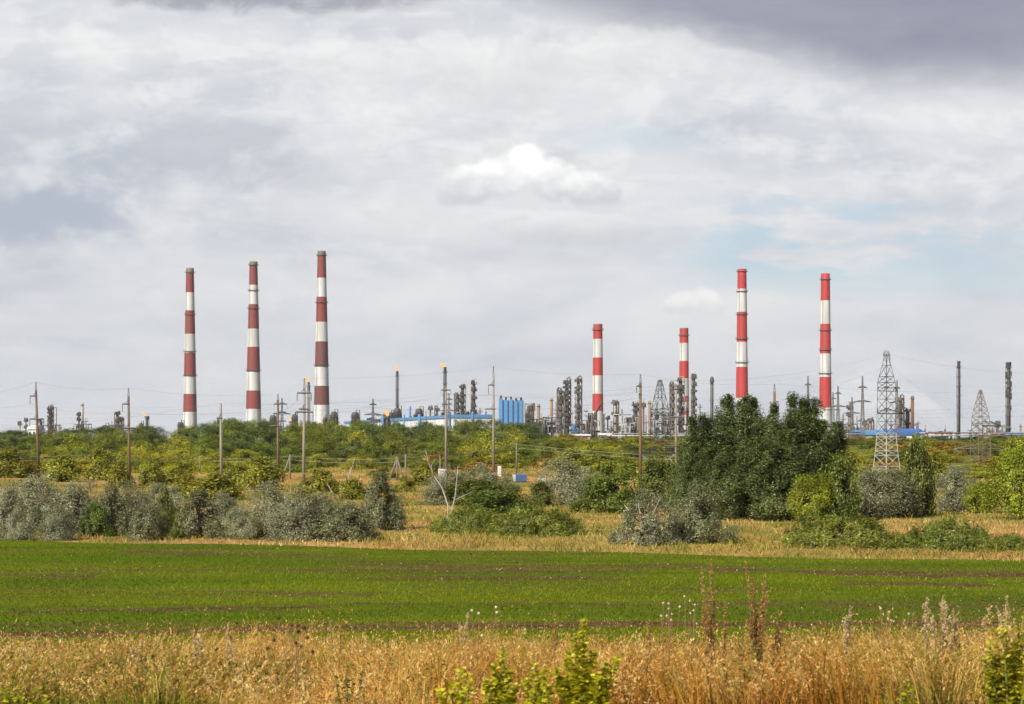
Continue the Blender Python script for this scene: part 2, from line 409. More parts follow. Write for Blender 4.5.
o_ = nd(nt, 'ShaderNodeOutputMaterial'); b_ = nd(nt, 'ShaderNodeBsdfPrincipled'); b_.inputs['Roughness'].default_value = 1; b_.inputs['Specular IOR Level'].default_value = 0
a_ = nd(nt, 'ShaderNodeAttribute', attribute_name='tint'); tc = nd(nt, 'ShaderNodeTexCoord')
nz = nd(nt, 'ShaderNodeTexNoise'); nz.inputs['Scale'].default_value = 5; nz.inputs['Detail'].default_value = 8; L(tc.outputs['Object'], nz.inputs['Vector'])
mr = nd(nt, 'ShaderNodeMapRange'); mr.inputs[1].default_value = .3; mr.inputs[2].default_value = .7; mr.inputs[3].default_value = .7; mr.inputs[4].default_value = 1.3
L(nz.outputs['Fac'], mr.inputs[0])
vm = nd(nt, 'ShaderNodeVectorMath', operation='SCALE'); L(a_.outputs['Color'], vm.inputs[0]); L(mr.outputs[0], vm.inputs['Scale'])
L(vm.outputs[0], b_.inputs['Base Color'])
bp = nd(nt, 'ShaderNodeBump'); bp.inputs['Strength'].default_value = .8; bp.inputs['Distance'].default_value = .08; L(nz.outputs['Fac'], bp.inputs['Height']); L(bp.outputs[0], b_.inputs['Normal'])
L(b_.outputs[0], o_.inputs[0])
fo = np_mesh('field', np.stack([FXg, FYg, FZ], -1).reshape(-1, 3), np.stack([i, i + 1, i + 1 + nx, i + nx], 1).reshape(-1), np.full(len(i), 4), fc, mfield, None, True)
fo['kind'] = 'structure'

# blades: each is a bent strip of one quad and one tip triangle
def blades(name, base, h, w, lean, cols, mat, az=None, kind='stuff', bend=.55, la=None):
    N = len(base); rng = RNG
    a = rng.random(N) * 2 * np.pi if az is None else az
    la = rng.random(N) * 2 * np.pi if la is None else la
    side = np.stack([np.cos(a), np.sin(a), np.zeros(N)], 1) * (w / 2)[:, None]
    ld = np.stack([np.cos(la), np.sin(la), np.zeros(N)], 1) * (lean * h)[:, None]
    up = np.zeros((N, 3)); up[:, 2] = h
    mid = base + up * .55 + ld * (.55 * bend); tip = base + up * (1 - .25 * lean[:, None]) + ld
    v = np.stack([base - side, base + side, mid + side * .8, mid - side * .8, tip], 1).reshape(-1, 3)
    o = np.arange(N)[:, None] * 5
    lp = np.concatenate([o + [[0, 1, 2, 3]], o + [[3, 2, 4]]], 1).reshape(-1)
    tt = np.tile([4, 3], N)
    ob = np_mesh(name, v, lp, tt, np.repeat(cols, 5, 0), mat)
    if kind: ob['kind'] = kind
    return ob, tip
lblade = leafmat('grass_blade', .3, 0, 0)
# young crop
N = 330000
yy = 33.4 + (118 - 33.4) * RNG.random(N) ** 1.25; xx = (RNG.random(N) * 2 - 1) * (.32 * yy + 4)
ok = (yy < field_edge(xx) - .2 + .45 * RNG.normal(size=N) + 1.2 * (fnoise(xx / 2.2, yy * 0, 61) - .5)) & (RNG.random(N) > bare(xx, yy) * 1.15)
xx, yy = xx[ok], yy[ok]; n = len(xx)
g = (sstep(.35, .65, fnoise(xx / 15, yy / 2.2, 72)) - .5)[:, None]
cc = (1 + .75 * g * np.array([1.4, .8, .5])) * pal_pick([(.070, .108, .005), (.112, .156, .007), (.175, .21, .012)], n, RNG, .12)
yel = (RNG.random(n) < .05)[:, None]; cc = np.where(yel, cc * 0 + np.array([.24, .21, .07]), cc)
blades('crop_seedlings', np.stack([xx, yy, np.full(n, .015)], 1), .04 + .07 * RNG.random(n), .013 + .013 * RNG.random(n), .5 + .6 * RNG.random(n), cc.clip(.003, 1), lblade)

# clods lying on the bare rows
N = 130000
yy = 34 + (112 - 34) * RNG.random(N) ** 1.2; xx = (RNG.random(N) * 2 - 1) * (.32 * yy + 4)
bq = bare(xx, yy); ok = (yy < field_edge(xx) - .3) & (RNG.random(N) < bq * 1.1 - .05)
xx, yy = xx[ok], yy[ok]; n = len(xx); sz = .010 + .028 * RNG.random(n) ** 2
tet = np.array([(-1, -.6, -.3), (1, -.7, -.3), (.1, 1, -.3), (0, 0, .9)])
v = np.stack([xx, yy, .03 + sz * .2], 1)[:, None, :] + (tet[None] + .35 * RNG.normal(size=(n, 4, 3))) * sz[:, None, None]
cc = np.where((RNG.random(n) < .10)[:, None], pal_pick([(.24, .18, .12), (.36, .28, .19)], n, RNG), pal_pick([(.035, .02, .010), (.08, .048, .024), (.14, .088, .048)], n, RNG))
fq = (np.arange(n)[:, None] * 4 + np.array([[0, 1, 3, 1, 2, 3, 2, 0, 3]])).reshape(-1)
cl_ = np_mesh('soil_clods', v.reshape(-1, 3), fq, np.full(n * 3, 3), np.repeat(cc.clip(.01, 1), 4, 0), leafmat('clod', 0, 0, 0)); cl_['kind'] = 'stuff'

# dry meadow between the field and the wood
N = 260000
yy = 66 + (285 - 66) * RNG.random(N) ** 1.5; xx = (RNG.random(N) * 2 - 1) * (.31 * yy + 6)
ed = field_edge(xx); ok = yy > ed + .45 * RNG.normal(size=N)
gm, em = meadow_mix(xx, yy)
ok &= RNG.random(N) > .75 * sstep(.52, .62, em) * sstep(120, 170, yy)
xx, yy, gm, ed = xx[ok], yy[ok], gm[ok], ed[ok]; n = len(xx)
near = np.exp(-(yy - ed) / 2.2)
straw = pal_pick([(.38, .26, .09), (.52, .38, .15), (.66, .52, .25)], n, RNG); oran = pal_pick([(.34, .19, .07), (.42, .25, .10)], n, RNG)
gre = pal_pick([(.11, .135, .02), (.20, .205, .03), (.33, .29, .06)], n, RNG)
gf = (sstep(.33, .53, gm * .55 + .45 * fnoise(xx / 1.7, yy / 2.6, 17) + .07 * RNG.normal(size=n)) * (1 - .5 * near))[:, None]; of = .85 * sstep(.42, .66, fnoise(xx / 6, yy / 4, 91))[:, None]
cc = (straw * (1 - of) + oran * of) * (1 - gf) + gre * gf
cl2 = sstep(.48, .75, fnoise(xx / 1.1, yy / 1.6, 14)); hh = (.07 + .24 * RNG.random(n) ** 1.5) * (.45 + .9 * fnoise(xx / 3, yy / 3, 13) + 1.1 * cl2)
blades('meadow_grass', np.stack([xx, yy, hgt(xx, yy) - .02], 1), hh, (.018 + .03 * RNG.random(n)) * (1 + (yy - 70) / 160), .4 + 1.0 * RNG.random(n), cc.clip(.004, 1), lblade)
# ------------------------------------------------------------------ shrubs and trees between field and wood
GS = 'silver shrubs along the far edge of the field'
for k, (kind, px, b, w, t, lab) in enumerate([
    ('silver2', 8, 537, 46, 490, 'silvery grey shrub at the very left end of the shrub row'),
    ('silver4', 36, 531, 62, 481, 'pale silver shrub below the first wooden pole, tall and ragged'),
    ('silver1', 80, 534, 70, 488, 'broad silver shrub right of the first wooden pole'),
    ('olive0', 112, 536, 46, 492, 'dull grey green shrub between two silver ones, left of the second pole'),
    ('olive1', 148, 541, 44, 506, 'dark rounded shrub at the field edge in front of the narrow green tree'),
    ('silver3', 128, 528, 60, 490, 'silver shrub right under the second wooden pole'),
    ('olive0', 200, 538, 62, 497, 'dark grey green shrub under the third pole, wide and shaded'),
    ('silver1', 240, 540, 42, 512, 'low pale grey shrub right of the third pole'),
    ('silver2', 272, 538, 56, 488, 'grey silver shrub below the double arm pole'),
    ('silver3', 300, 541, 64, 496, 'brightest pale silver shrub, at the field edge below the tall concrete pole'),
    ('olive1', 345, 541, 74, 505, 'olive brown rounded shrub touching the field edge, left of the dead tree'),
    ('olive0', 381, 530, 58, 480, 'dark silver pointed shrub standing behind the olive brown one'),
    ('silver3', 58, 541, 40, 512, 'small silver shrub at the field edge, lowest in the left row'),
    ('silver0', 18, 541, 40, 512, 'small grey shrub at the field edge near the left picture edge'),
    ('silver2', 325, 532, 60, 497, 'silver shrub filling the gap behind the brightest silver one'),
    ('silverbare', 647, 545, 70, 499, 'large silver shrub with a bare tan top, in dry grass beside a darker twin'),
    ('olive0', 697, 543, 72, 494, 'large dark silver shrub with a shaded foot, left of the poplars'),
    ('silver4', 884, 518, 74, 473, 'round silver shrub in front of the tall white footed pylon'),
    ('silver1', 958, 512, 50, 470, 'loose silver shrub below the short pylon on the right'),
    ('silver3', 446, 505, 50, 474, 'thin silver shrub around the white cabinet'),
    ('silver0', 484, 492, 66, 468, 'spreading silver shrub below the pole near the blue ribbed block'),
    ('silver2', 566, 506, 58, 462, 'tall silver shrub right of the blue container'),
    ('silver4', 590, 497, 46, 474, 'dim silver shrub leaning into the green bush beside the container'),
    ('silver1', 160, 515, 60, 488, 'silver shrub at the back of the left row, behind the narrow green tree'),
    ('silver3', 222, 518, 50, 496, 'small silver shrub at the back of the row, under the third pole'),
]): shrub(kind, px, b, w * .93, t, lab, 'shrub', GS)
for kind, px, b, w, t, lab, cat in [
    ('green1', 96, 537, 30, 507, 'dark green bush low between silver shrubs, left of the second pole', 'bush'),
    ('green0', 183, 538, 26, 512, 'small green bush at the field edge just right of the narrow sapling', 'bush'),
    ('bright1', 259, 538, 24, 517, 'small yellowish green bush squeezed between silver shrubs right of the third pole', 'bush'),
    ('green0', 165, 536, 20, 494, 'narrow dark green sapling between silver shrubs in the left row', 'young tree'),
    ('green1', 475, 506, 74, 482, 'dense green bush behind the dead tree', 'bush'),
    ('green0', 500, 513, 66, 489, 'rounded olive green bush right of the dead tree', 'bush'),
    ('green1', 540, 507, 28, 483, 'small bright green bush under the blue container', 'bush'),
    ('green0', 612, 513, 62, 472, 'bright green bush left of the concrete pole, twice as wide as tall', 'bush'),
    ('low0', 535, 534, 112, 511, 'long low green bush lying in dry grass before the dead tree', 'bush'),
    ('low1', 470, 532, 80, 512, 'low yellowish bush at the foot of the dead tree', 'bush'),
    ('low1', 842, 546, 132, 521, 'low dark green bush strip in dry grass below the poplars', 'bush'),
    ('low0', 950, 549, 98, 524, 'low green bush strip right of its longer twin, near the field', 'bush'),
    ('low1', 1012, 551, 40, 537, 'small low bush at the right end of the bush strips', 'bush'),
    ('green0', 812, 542, 30, 514, 'bright little bush rising from the left end of the long bush strip', 'bush'),
    ('bright0', 813, 523, 44, 478, 'yellow green bushy tree in front of the poplars, sunlit', 'tree'),
    ('green1', 838, 522, 46, 462, 'dark green bushy tree at the right foot of the poplars', 'tree'),
    ('green1', 918, 517, 40, 445, 'upright olive green tree between the two pylons', 'tree'),
    ('bright0', 1018, 520, 56, 447, 'large sunlit green tree at the right picture edge', 'tree'),
    ('bright1', 980, 514, 34, 484, 'green bush at the left foot of the large sunlit tree', 'bush'),
    ('green1', 660, 500, 50, 462, 'mid green bush at the foot of the lattice pylon left of the poplars', 'bush'),
    ('green0', 690, 508, 50, 458, 'loose green bush at the left flank of the poplars', 'bush'),
]: shrub(kind, px, b, w, t, lab, cat, None)
GP = 'poplars in the dark clump'
for kind, px, d, w, t, lab in [
    ('poplar0', 711, 116, 66, 413, 'poplar on the left flank of the dark clump, under the black headed stack'),
    ('poplar1', 745, 118, 74, 386, 'tallest poplar, in front of the tall striped chimney with hidden foot'),
    ('poplar2', 771, 112, 66, 405, 'poplar in the middle of the dark clump, below the pole tip'),
    ('poplar0', 797, 116, 72, 392, 'second tallest poplar, right of the pole tip'),
    ('poplar1', 824, 117, 58, 413, 'shorter poplar on the right flank of the clump by the last chimney'),
    ('poplar2', 729, 120, 60, 400, 'poplar standing deep in the clump behind its left trees'),
    ('poplar1', 760, 121, 60, 408, 'poplar at the back of the clump between its two tallest spires'),
    ('poplar0', 812, 120, 56, 404, 'poplar at the back right of the clump, lower than its neighbours'),
    ('poplar0', 757, 109, 62, 436, 'half grown poplar at the front of the clump, left of its middle'),
    ('poplar2', 786, 109, 58, 432, 'half grown poplar at the front of the clump, right of its middle'),
    ('poplar1', 724, 111, 56, 440, 'half grown poplar at the front left of the clump'),
    ('poplar2', 692, 114, 44, 446, 'short round poplar at the left end of the clump')]:
    g = base_at(px, d); H = ((EYE + (HY - t) / F * d) - g.z) * .92
    put_plant(kind, g, H, w * 1.14 / F * d, lab, 'tree', GP)
for px, b, w, t, lab in [(772, 520, 52, 452, 'young poplar, bluish green and conical, before the dark clump'),
                         (738, 516, 48, 462, 'young poplar lower on the left, before the dark clump'),
                         (797, 519, 40, 470, 'young poplar half hidden by the yellow green tree')]:
    shrub('cone', px, b, w, t, lab, 'tree', 'young poplars before the clump')
# open yellow bushes on the earth between shrubs and wood
k = 0
for px, b, w, t in [(10, 478, 44, 452), (62, 482, 40, 458), (100, 480, 34, 452), (118, 488, 30, 464), (152, 488, 26, 463), (176, 486, 40, 472), (188, 498, 44, 478), (214, 500, 52, 476),
                    (240, 488, 40, 468), (262, 490, 44, 460), (320, 494, 38, 472), (352, 500, 32, 481), (405, 492, 24, 478), (425, 486, 26, 466), (384, 478, 26, 468),
                    (570, 472, 36, 452), (600, 474, 40, 456), (628, 480, 34, 460), (655, 482, 40, 462), (852, 490, 30, 470), (848, 482, 40, 456),
                    (914, 484, 36, 458), (935, 488, 36, 458), (950, 488, 30, 474), (700, 486, 30, 462)]:
    near = min([(38, 'the first wooden pole'), (129, 'the second wooden pole'), (222, 'the third pole'), (303, 'the tall concrete pole'), (397, 'the A frame poles'),
                (446, 'the white cabinet'), (580, 'the blue container'), (640, 'the concrete pole by the lattice pylon'), (710, 'the poplars'), (886, 'the tall white footed pylon'), (975, 'the short pylon')], key=lambda q: abs(q[0] - px))
    sideq = 'left of' if px < near[0] - 6 else 'right of' if px > near[0] + 6 else 'below'
    sz = 'tall' if b - t > 26 else 'low' if b - t < 18 else 'round'
    shrub('yellow%d' % (k % 2), px, b, w, t, f'{sz} yellow green bush on open ground {sideq} {near[1]}', 'bush', 'yellow bushes on the open ground'); k += 1

# the wood below the refinery: every crown that shows is a tree or bush of its own
TOPX = [-40, 0, 50, 100, 150, 200, 225, 250, 300, 350, 400, 450, 480, 520, 545, 600, 700, 850, 900, 1000, 1070]
TOPY = [428, 430, 432, 430, 428, 426, 417, 421, 425, 424, 425, 424, 421, 424, 434, 439, 441, 441, 442, 441, 440]
LM = [(30, 'the first wooden pole'), (90, 'the thin grey stack'), (145, 'the low orange flare'), (190, 'the shortest left chimney'), (253, 'the middle left chimney'), (321, 'the tallest chimney'),
      (370, 'the stubby flare'), (430, 'the long white hall'), (510, 'the blue ribbed block'), (570, 'the twin dark towers'), (600, 'the short thick chimney'),
      (660, 'the lattice pylon'), (760, 'the poplars'), (850, 'the long blue shed'), (905, 'the rusty stacks'), (960, 'the thin dark flare'), (1010, 'the thick dark flare')]
rows = [(640, 0, 30, 'at the back of the wood'), (520, 2, 34, 'at the back of the wood'), (440, 8, 36, 'in the middle of the wood'), (370, 16, 38, 'in the middle of the wood'),
        (315, 25, 40, 'at the front of the wood'), (275, 33, 42, 'at the front of the wood'), (248, 40, 46, 'at the front of the wood')]
for ri, (d0, off, step, where) in enumerate(rows):
    px = -20 + (ri % 2) * step * .5
    while px < 1048:
        x = px + random.uniform(-.3, .3) * step; d = d0 * random.uniform(.93, 1.07); px += step * random.uniform(.6, .92)
        if d0 < 260 and (285 < x < 420 or 520 < x < 560): continue
        low = d0 < 330 and 948 < x < 1002 or d0 < 280 and 860 < x < 912
        g = base_at(x, d); by = HY + (EYE - g.z) / d * F
        T = float(np.interp(x, TOPX, TOPY))
        top = T + off * (by - T) / 50.0 * 1.05 + random.uniform(-2.5, 3.5)
        H = min(max((by - top) / F * d, 1.7), 7.5)
        if low: H = random.uniform(.8, 1.2)
        W = max(H * random.uniform(.95, 1.35), step * .95 / F * d)
        right = x > 540
        u = random.random()
        if ri <= 2: kind = ('wooddark' if u < .35 else 'wood%d' % random.randrange(4)) if not right else ('wood%d' % random.randrange(4) if u < .45 else 'wooddark' if u < .55 else 'woody%d' % random.randrange(3) if u < .85 else 'woodgold')
        elif ri <= 4: kind = 'wood%d' % random.randrange(4) if u < .55 else 'woody%d' % random.randrange(3) if u < .9 else 'wooddark'
        else: kind = 'woody%d' % random.randrange(3) if u < .6 else 'wood%d' % random.randrange(4) if u < .88 else 'woodgold'
        if right and ri >= 2 and random.random() < .35: kind = 'woodgold' if random.random() < .4 else 'woody%d' % random.randrange(3)
        look = {'wooddark': 'dark green tree', 'woodgold': 'golden bush'}.get(kind, 'green tree' if kind.startswith('wood') and kind[4].isdigit() else 'yellow green bush')
        lm = min(LM, key=lambda q: abs(q[0] - x))
        rel = 'left of' if x < lm[0] - 14 else 'right of' if x > lm[0] + 14 else 'in line with'
        put_plant(kind, g, H, W, f'{look} {where}, {rel} {lm[1]}', 'tree' if 'tree' in look else 'bush', 'trees and bushes of the wood')
# dead trees with bleached limbs
def dead_tree(px, base, limbs, label, r=.06):
    g = ground_pt(px, base); d = g.y
    t = thing('dead_tree', label, 'dead tree', g)
    for li, (pts, rr) in enumerate(limbs):
        P3 = [Vector(((x - px) / F * d, .25 * math.sin(x), (base - y) / F * d)) for x, y in pts]
        P3[0].z -= .15 if li == 0 else 0
        mb = MB(); n_ = len(P3); mb.tube(P3, [rr * (1 - .75 * q / (n_ - 1)) for q in range(n_)], 6)
        for q in range(1, n_):
            for s_ in range(2):
                a = P3[q - 1].lerp(P3[q], random.random()); dr = (P3[q] - P3[q - 1]).normalized()
                e = a + (dr + Vector((random.uniform(-.9, .9), random.uniform(-.9, .9), random.uniform(0, .6)))).normalized() * random.uniform(.25, .6)
                mb.tube([a, e], [rr * .3, rr * .08], 4)
        mb.build('trunk' if li == 0 else 'limb', deadwood, t)
    return t
dead_tree(447, 528, [([(447, 528), (448, 506), (442, 488), (434, 476), (428, 462), (426, 450)], .055), ([(447, 527), (452, 510), (455, 497), (457, 478), (458, 466)], .05),
                     ([(455, 500), (463, 496), (473, 492)], .03), ([(441, 490), (440, 474), (440, 456)], .03), ([(434, 477), (431, 466), (436, 458)], .022)],
          'bleached dead tree with two bare trunks in front of the green bushes')
dead_tree(336, 500, [([(336, 500), (342, 492), (347, 482), (350, 474), (353, 464), (355, 458)], .06), ([(336, 498), (331, 490), (327, 484)], .04), ([(347, 482), (345, 474), (345, 470)], .04)],
          'slanting bleached dead trunk on the orange earth')
dead_tree(482, 482, [([(481, 482), (483, 471), (487, 461)], .05)], 'thin slanting dead stem above the silver shrub')
# ------------------------------------------------------------------ utility poles, pylons, wires, small things on the open ground
concrete = surf('pole_concrete', (.27, .245, .21), (.19, .175, .15), 1.2, .9, stretch=(1, 1, .25))
woodpole = surf('pole_wood', (.17, .115, .068), (.10, .07, .045), 1.5, .9, stretch=(2, 2, .2))
steel = surf('grey_steel', (.10, .10, .10), (.15, .145, .14), 2, .6, .3)
galv = surf('galvanised_steel', (.045, .042, .038), (.03, .029, .027), 1.0, .6, .3)
paintw = surf('white_steel_paint', (.42, .42, .40), (.32, .31, .29), 2, .6)
glassg = surf('glass_insulator', (.26, .46, .42), (.34, .54, .50), 3, .3)
POLES = {}
def pole(px, top, base, mat, label, arms, spike=8, d=None, lean=0, group='line poles on the open ground'):
    g = ground_pt(px, base) if d is None else base_at(px, d); d = g.y; s = d / F
    H = EYE + (HY - top) * s - g.z; ht = H - spike * s
    t = thing('utility_pole', label, 'utility pole', g); t['group'] = group
    LX = lean * s
    MB().tube([(0, 0, -.3), (LX, 0, ht)], [.19, .13], 8).build('post', mat, t)
    if spike:
        m = MB(); m.bar((LX - .12, 0, ht - .5), (LX - .03, 0, H), .03); m.bar((LX + .12, 0, ht - .5), (LX + .03, 0, H), .03)
        for q in range(4): m.bar((LX - .1, 0, ht + (H - ht) * q / 4), (LX + .08, 0, ht + (H - ht) * (q + .6) / 4), .02)
        m.build('peak_bracket', steel, t)
    att = [g + Vector((LX, 0, H))]
    for (dy, l, r, drop) in arms:
        z = H - dy * s; xx = LX * z / max(H, .1)
        m = MB(); m.bar((xx - l * s, -.16, z), (xx + r * s, -.16, z), .085)
        if l and l > 2: m.bar((xx - l * s * .5, -.16, z), (xx, -.16, z + .5), .03)
        arm_ = m.build('crossarm', steel, t)
        for ex in ([xx - l * s] if l > 1 else []) + ([xx + r * s] if r > 1 else []):
            m = MB(); m.bar((ex, -.16, z), (ex, -.16, z - drop * s), .035)
            for q in range(4): m.lathe([(.03, 0), (.085, .02), (.03, .06)], 6, 0, (ex, -.16, z - drop * s * (.35 + .16 * q)))
            m.build('insulator', steel if drop > 6 else glassg, arm_); att.append(g + Vector((ex, -.16, z - drop * s)))
    POLES[label] = att
    return att
a1 = pole(39, 382, 478, woodpole, 'brown line pole at the left, leaning a little, first of the row', [(14, 6, 0, 8), (37, 7, 7, 7)], lean=-3)
a2 = pole(129.5, 388, 481, woodpole, 'brown line pole left of the low orange flare', [(16, 6, 0, 8), (40, 6, 6, 7)], lean=-1)
a3 = pole(221.5, 403, 484, concrete, 'plain grey line pole between the first two striped chimneys', [(15, 4, 2, 5)], spike=0, lean=-.8)
a4 = pole(278, 394, 479, woodpole, 'line pole with a ladder of arms beside the heater left of the tall chimney', [(10, 4, 9, 5), (18, 0, 8, 0), (27, 0, 8, 0), (32, 8, 4, 7)], spike=6)
a5 = pole(303.5, 378, 487, concrete, 'tallest grey line pole just left of the tallest chimney', [(15, 7, 7, 8), (31, 5, 4, 0), (34, 8, 9, 9)], spike=10, lean=1)
a6 = pole(446, 386, 473, concrete, 'pale grey line pole in front of the burning flare by the white hall', [(4, 5, 5, 4), (18, 4, 6, 3)], spike=0)
a7 = pole(493.5, 366, 473, concrete, 'grey line pole just left of the blue ribbed block', [(19, 5, 0, 10), (43, 8, 2, 0)], spike=11)
a8 = pole(640.5, 374, 484, woodpole, 'tan line pole left of the lattice pylon, beside the green bush', [(12, 4, 0, 7), (20, 2, 1, 4)], spike=9, lean=0)
a9 = pole(676, 384, 475, concrete, 'pale line pole between lattice pylon and poplars', [(5, 6, 2, 0), (33, 7, 8, 0), (62, 12, 5, 4)], spike=0)
a10 = pole(774.5, 384, 480, woodpole, 'line pole whose tip rises above the dark poplar clump', [(24, 4, 2, 5)], spike=8, d=190)
greyw = surf('grey_wood', (.20, .175, .145), (.14, .12, .10), 1.5, .9)
def small_pole(px, top, base, label, brace=None, brace2=None, d=None):
    g = ground_pt(px, base) if d is None else base_at(px, d); s = g.y / F; H = (base - top) * s
    t = thing('low_voltage_pole', label, 'pole', g); t['group'] = 'short wire poles before the wood'
    MB().tube([(0, 0, -.3), (0, 0, H)], [.12, .09], 7).build('post', greyw, t)
    m = MB(); m.bar((-.45, 0, H - .25), (.45, 0, H - .25), .04); m.build('crossarm', steel, t)
    for b in (brace, brace2):
        if b: MB().tube([(b * s, .1, -.3), (0, .05, H * .93)], [.12, .10], 7).build('brace', greyw, t)
    return g + Vector((0, 0, H - .2))
s1 = small_pole(98, 453, 480, 'short pole among bushes between the two brown line poles')
s2 = small_pole(200, 456, 474, 'short pole on the orange earth left of the plain grey pole')
s3 = small_pole(290, 455, 480, 'short pole with one slanting brace between the two tall grey poles', brace=-9)
s4 = small_pole(397, 457, 481, 'braced A frame pole with two struts on the orange earth', brace=-9, brace2=8)
s5 = small_pole(405.5, 455, 483, 'single short pole just right of the A frame pole')
s6 = small_pole(516.5, 443, 474, 'dark short pole standing behind the blue container')
s7 = small_pole(712, 456, 478, 'short pole at the left flank of the poplars')
WIRE = surf('aluminium_wire', (.34, .34, .33), (.28, .28, .27), 2, .5, .3)
DWIRE = surf('dark_wire', (.12, .12, .12), (.16, .16, .16), 2, .5, .3)
def wire(pts, label, sag=.35, r=.007, mat=None, group='wires of the power lines'):
    out = []
    for a, b in zip(pts[:-1], pts[1:]):
        n_ = 10
        for q in range(n_):
            f = q / n_; p = a.lerp(b, f); p.z -= 4 * sag * f * (1 - f); out.append(p)
    out.append(pts[-1])
    o = MB().tube(out, r, 4, cap=False).build('power_wire', mat or DWIRE)
    o['label'] = label; o['category'] = 'wire'; o['group'] = group
L0 = at(-60, 398, 226); R0 = at(1090, 392, 226)
for j, (dy, lab) in enumerate([(0, 'topmost wire over the pole tips of the row'), (1, 'wire hung from the upper arms of the row of poles'), (2, 'wire hung from the lower left arm ends of the poles'), (3, 'wire hung from the lower right arm ends of the poles')]):
    pt = [L0 - Vector((0, 0, dy * .9))] + [a[min(j, len(a) - 1)] for a in (a1, a2, a4, a5, a7, a8, a10)] + [R0 - Vector((0, 0, dy * .9))]
    wire(pt, lab, .5)
for j, lab in ((0, 'upper wire joining the plain grey pole to the pole before the flare'), (1, 'lower wire joining the plain grey pole to the pole before the flare')):
    wire([at(-60, 432 + 6 * j, 214), a3[min(j, len(a3) - 1)], a6[min(j + 1, len(a6) - 1)], a9[min(j, len(a9) - 1)]], lab, .6)
for j, lab in ((0, 'upper pale wire of the short poles along the front of the wood'), (1, 'lower pale wire of the short poles along the front of the wood')):
    o_ = Vector((0, 0, -.45 * j))
    wire([at(-60, 455, 225) + o_] + [q + o_ for q in (s1, s2, s3, s4, s6, s7)] + [at(1090, 470, 225) + o_], lab, .25, .014, WIRE)

def lattice(mb, levels, r, dia=None):
    """levels: (z, half width x, half width y); four legs, X braces on every face"""
    dia = dia or r * .62
    for (z0, a0, b0), (z1, a1_, b1) in zip(levels[:-1], levels[1:]):
        c0 = [(-a0, -b0, z0), (a0, -b0, z0), (a0, b0, z0), (-a0, b0, z0)]; c1 = [(-a1_, -b1, z1), (a1_, -b1, z1), (a1_, b1, z1), (-a1_, b1, z1)]
        for q in range(4):
            mb.bar(c0[q], c1[q], r); n_ = (q + 1) % 4
            mb.bar(c0[q], c1[n_], dia); mb.bar(c0[n_], c1[q], dia); mb.bar(c1[q], c1[n_], dia)
def pylon(px, top, base, prof, arms, label, mat, footmat=None, foot=0, rz=.35, d=None, r=.040, ins=None):
    """prof: (fraction of height, half width px); arms: (fraction, reach left px, reach right px)"""
    g = ground_pt(px, base) if d is None else base_at(px, d); d = g.y; s = d / F
    H = EYE + (HY - top) * s - g.z
    t = thing('lattice_pylon', label, 'pylon', g, rz); t['group'] = 'lattice pylons'
    def width(f):
        return float(np.interp(f, [p[0] for p in prof], [p[1] for p in prof])) * s * .85
    n_ = 11; fr = [1 - (1 - q / n_) ** 1.0 for q in range(n_ + 1)]
    fr = sorted(set(fr + [p[0] for p in prof])); fr = [f for q, f in enumerate(fr) if q == 0 or f - fr[q - 1] > .03]
    lev = [(f * H, max(width(f), .06), max(width(f), .06)) for f in fr]
    low = [l for l in lev if l[0] <= foot * H + 1e-6]; up = lev[max(len(low) - 1, 0):]
    if len(low) > 1:
        m = MB(); lattice(m, low, r * 1.25); m.build('lower_legs', footmat or mat, t)
    m = MB(); lattice(m, up, r); m.build('lattice_tower', mat, t)
    ends = [g + Vector((0, 0, H))]
    for (f, l, rr) in arms:
        z = f * H; w = width(f); q_ = 1.9 if max(l, rr) > 15 or d > 700 else 1.0
        for sx, ln in ((-1, l), (1, rr)):
            if not ln: continue
            m = MB(); e = Vector((sx * ln * s / max(math.cos(rz), .3), 0, z))
            for yb in (-w, w):
                m.bar((sx * w, yb, z), e, r * .8 * q_); m.bar((sx * w, yb, z + .7), e, r * .7 * q_)
                m.bar((sx * w, yb, z + .7), Vector((sx * w, yb, z)).lerp(e, .5), r * .5)
            arm_ = m.build('cross_arm', mat, t)
            m = MB(); dx = .0 if not ins else ins * (1 if e.x < 0 else -1)
            for q in range(10):
                m.lathe([(.05, 0), (.20 if ins else .09, .04), (.05, .10)], 6, 0, (e.x + dx * q * .12, e.y, e.z - .12 * (q + 1) * (1 if not ins else .6)))
            m.build('insulator_string', glassg, arm_)
            ends.append(g + Vector((e.x * math.cos(rz) - e.y * math.sin(rz), e.x * math.sin(rz) + e.y * math.cos(rz), z - 1.2)))
    return ends
py1 = pylon(886.5, 354, 478, [(0, 12), (.22, 9), (.33, 8), (.77, 7.2), (1, 1.2)], [(.985, 4, 4), (.70, 8, 12), (.52, 10, 20)], 'tall lattice pylon with whitish lower legs before the rusty stacks', galv, paintw, .40, .55)
py2 = pylon(980.5, 390, 464, [(0, 8.5), (.25, 8.2), (.66, 7), (1, 1.0)], [(.52, 6, 23), (.20, 28, 27)], 'short brownish lattice pylon with wide low arms right of the thin dark flare', surf('weathered_lattice', (.17, .135, .095), (.12, .10, .075), 1, .8), None, 0, .35, d=300, r=.055, ins=.9)
py3 = pylon(660, 380, 477, [(0, 12), (.2, 9.5), (.7, 7.5), (1, 1.6)], [(.70, 5, 5), (.45, 6, 6), (.24, 20, 16)], 'lattice pylon with pale insulators on its low arms left of the poplars', galv, paintw, .22, .4, ins=.8)
fars = []
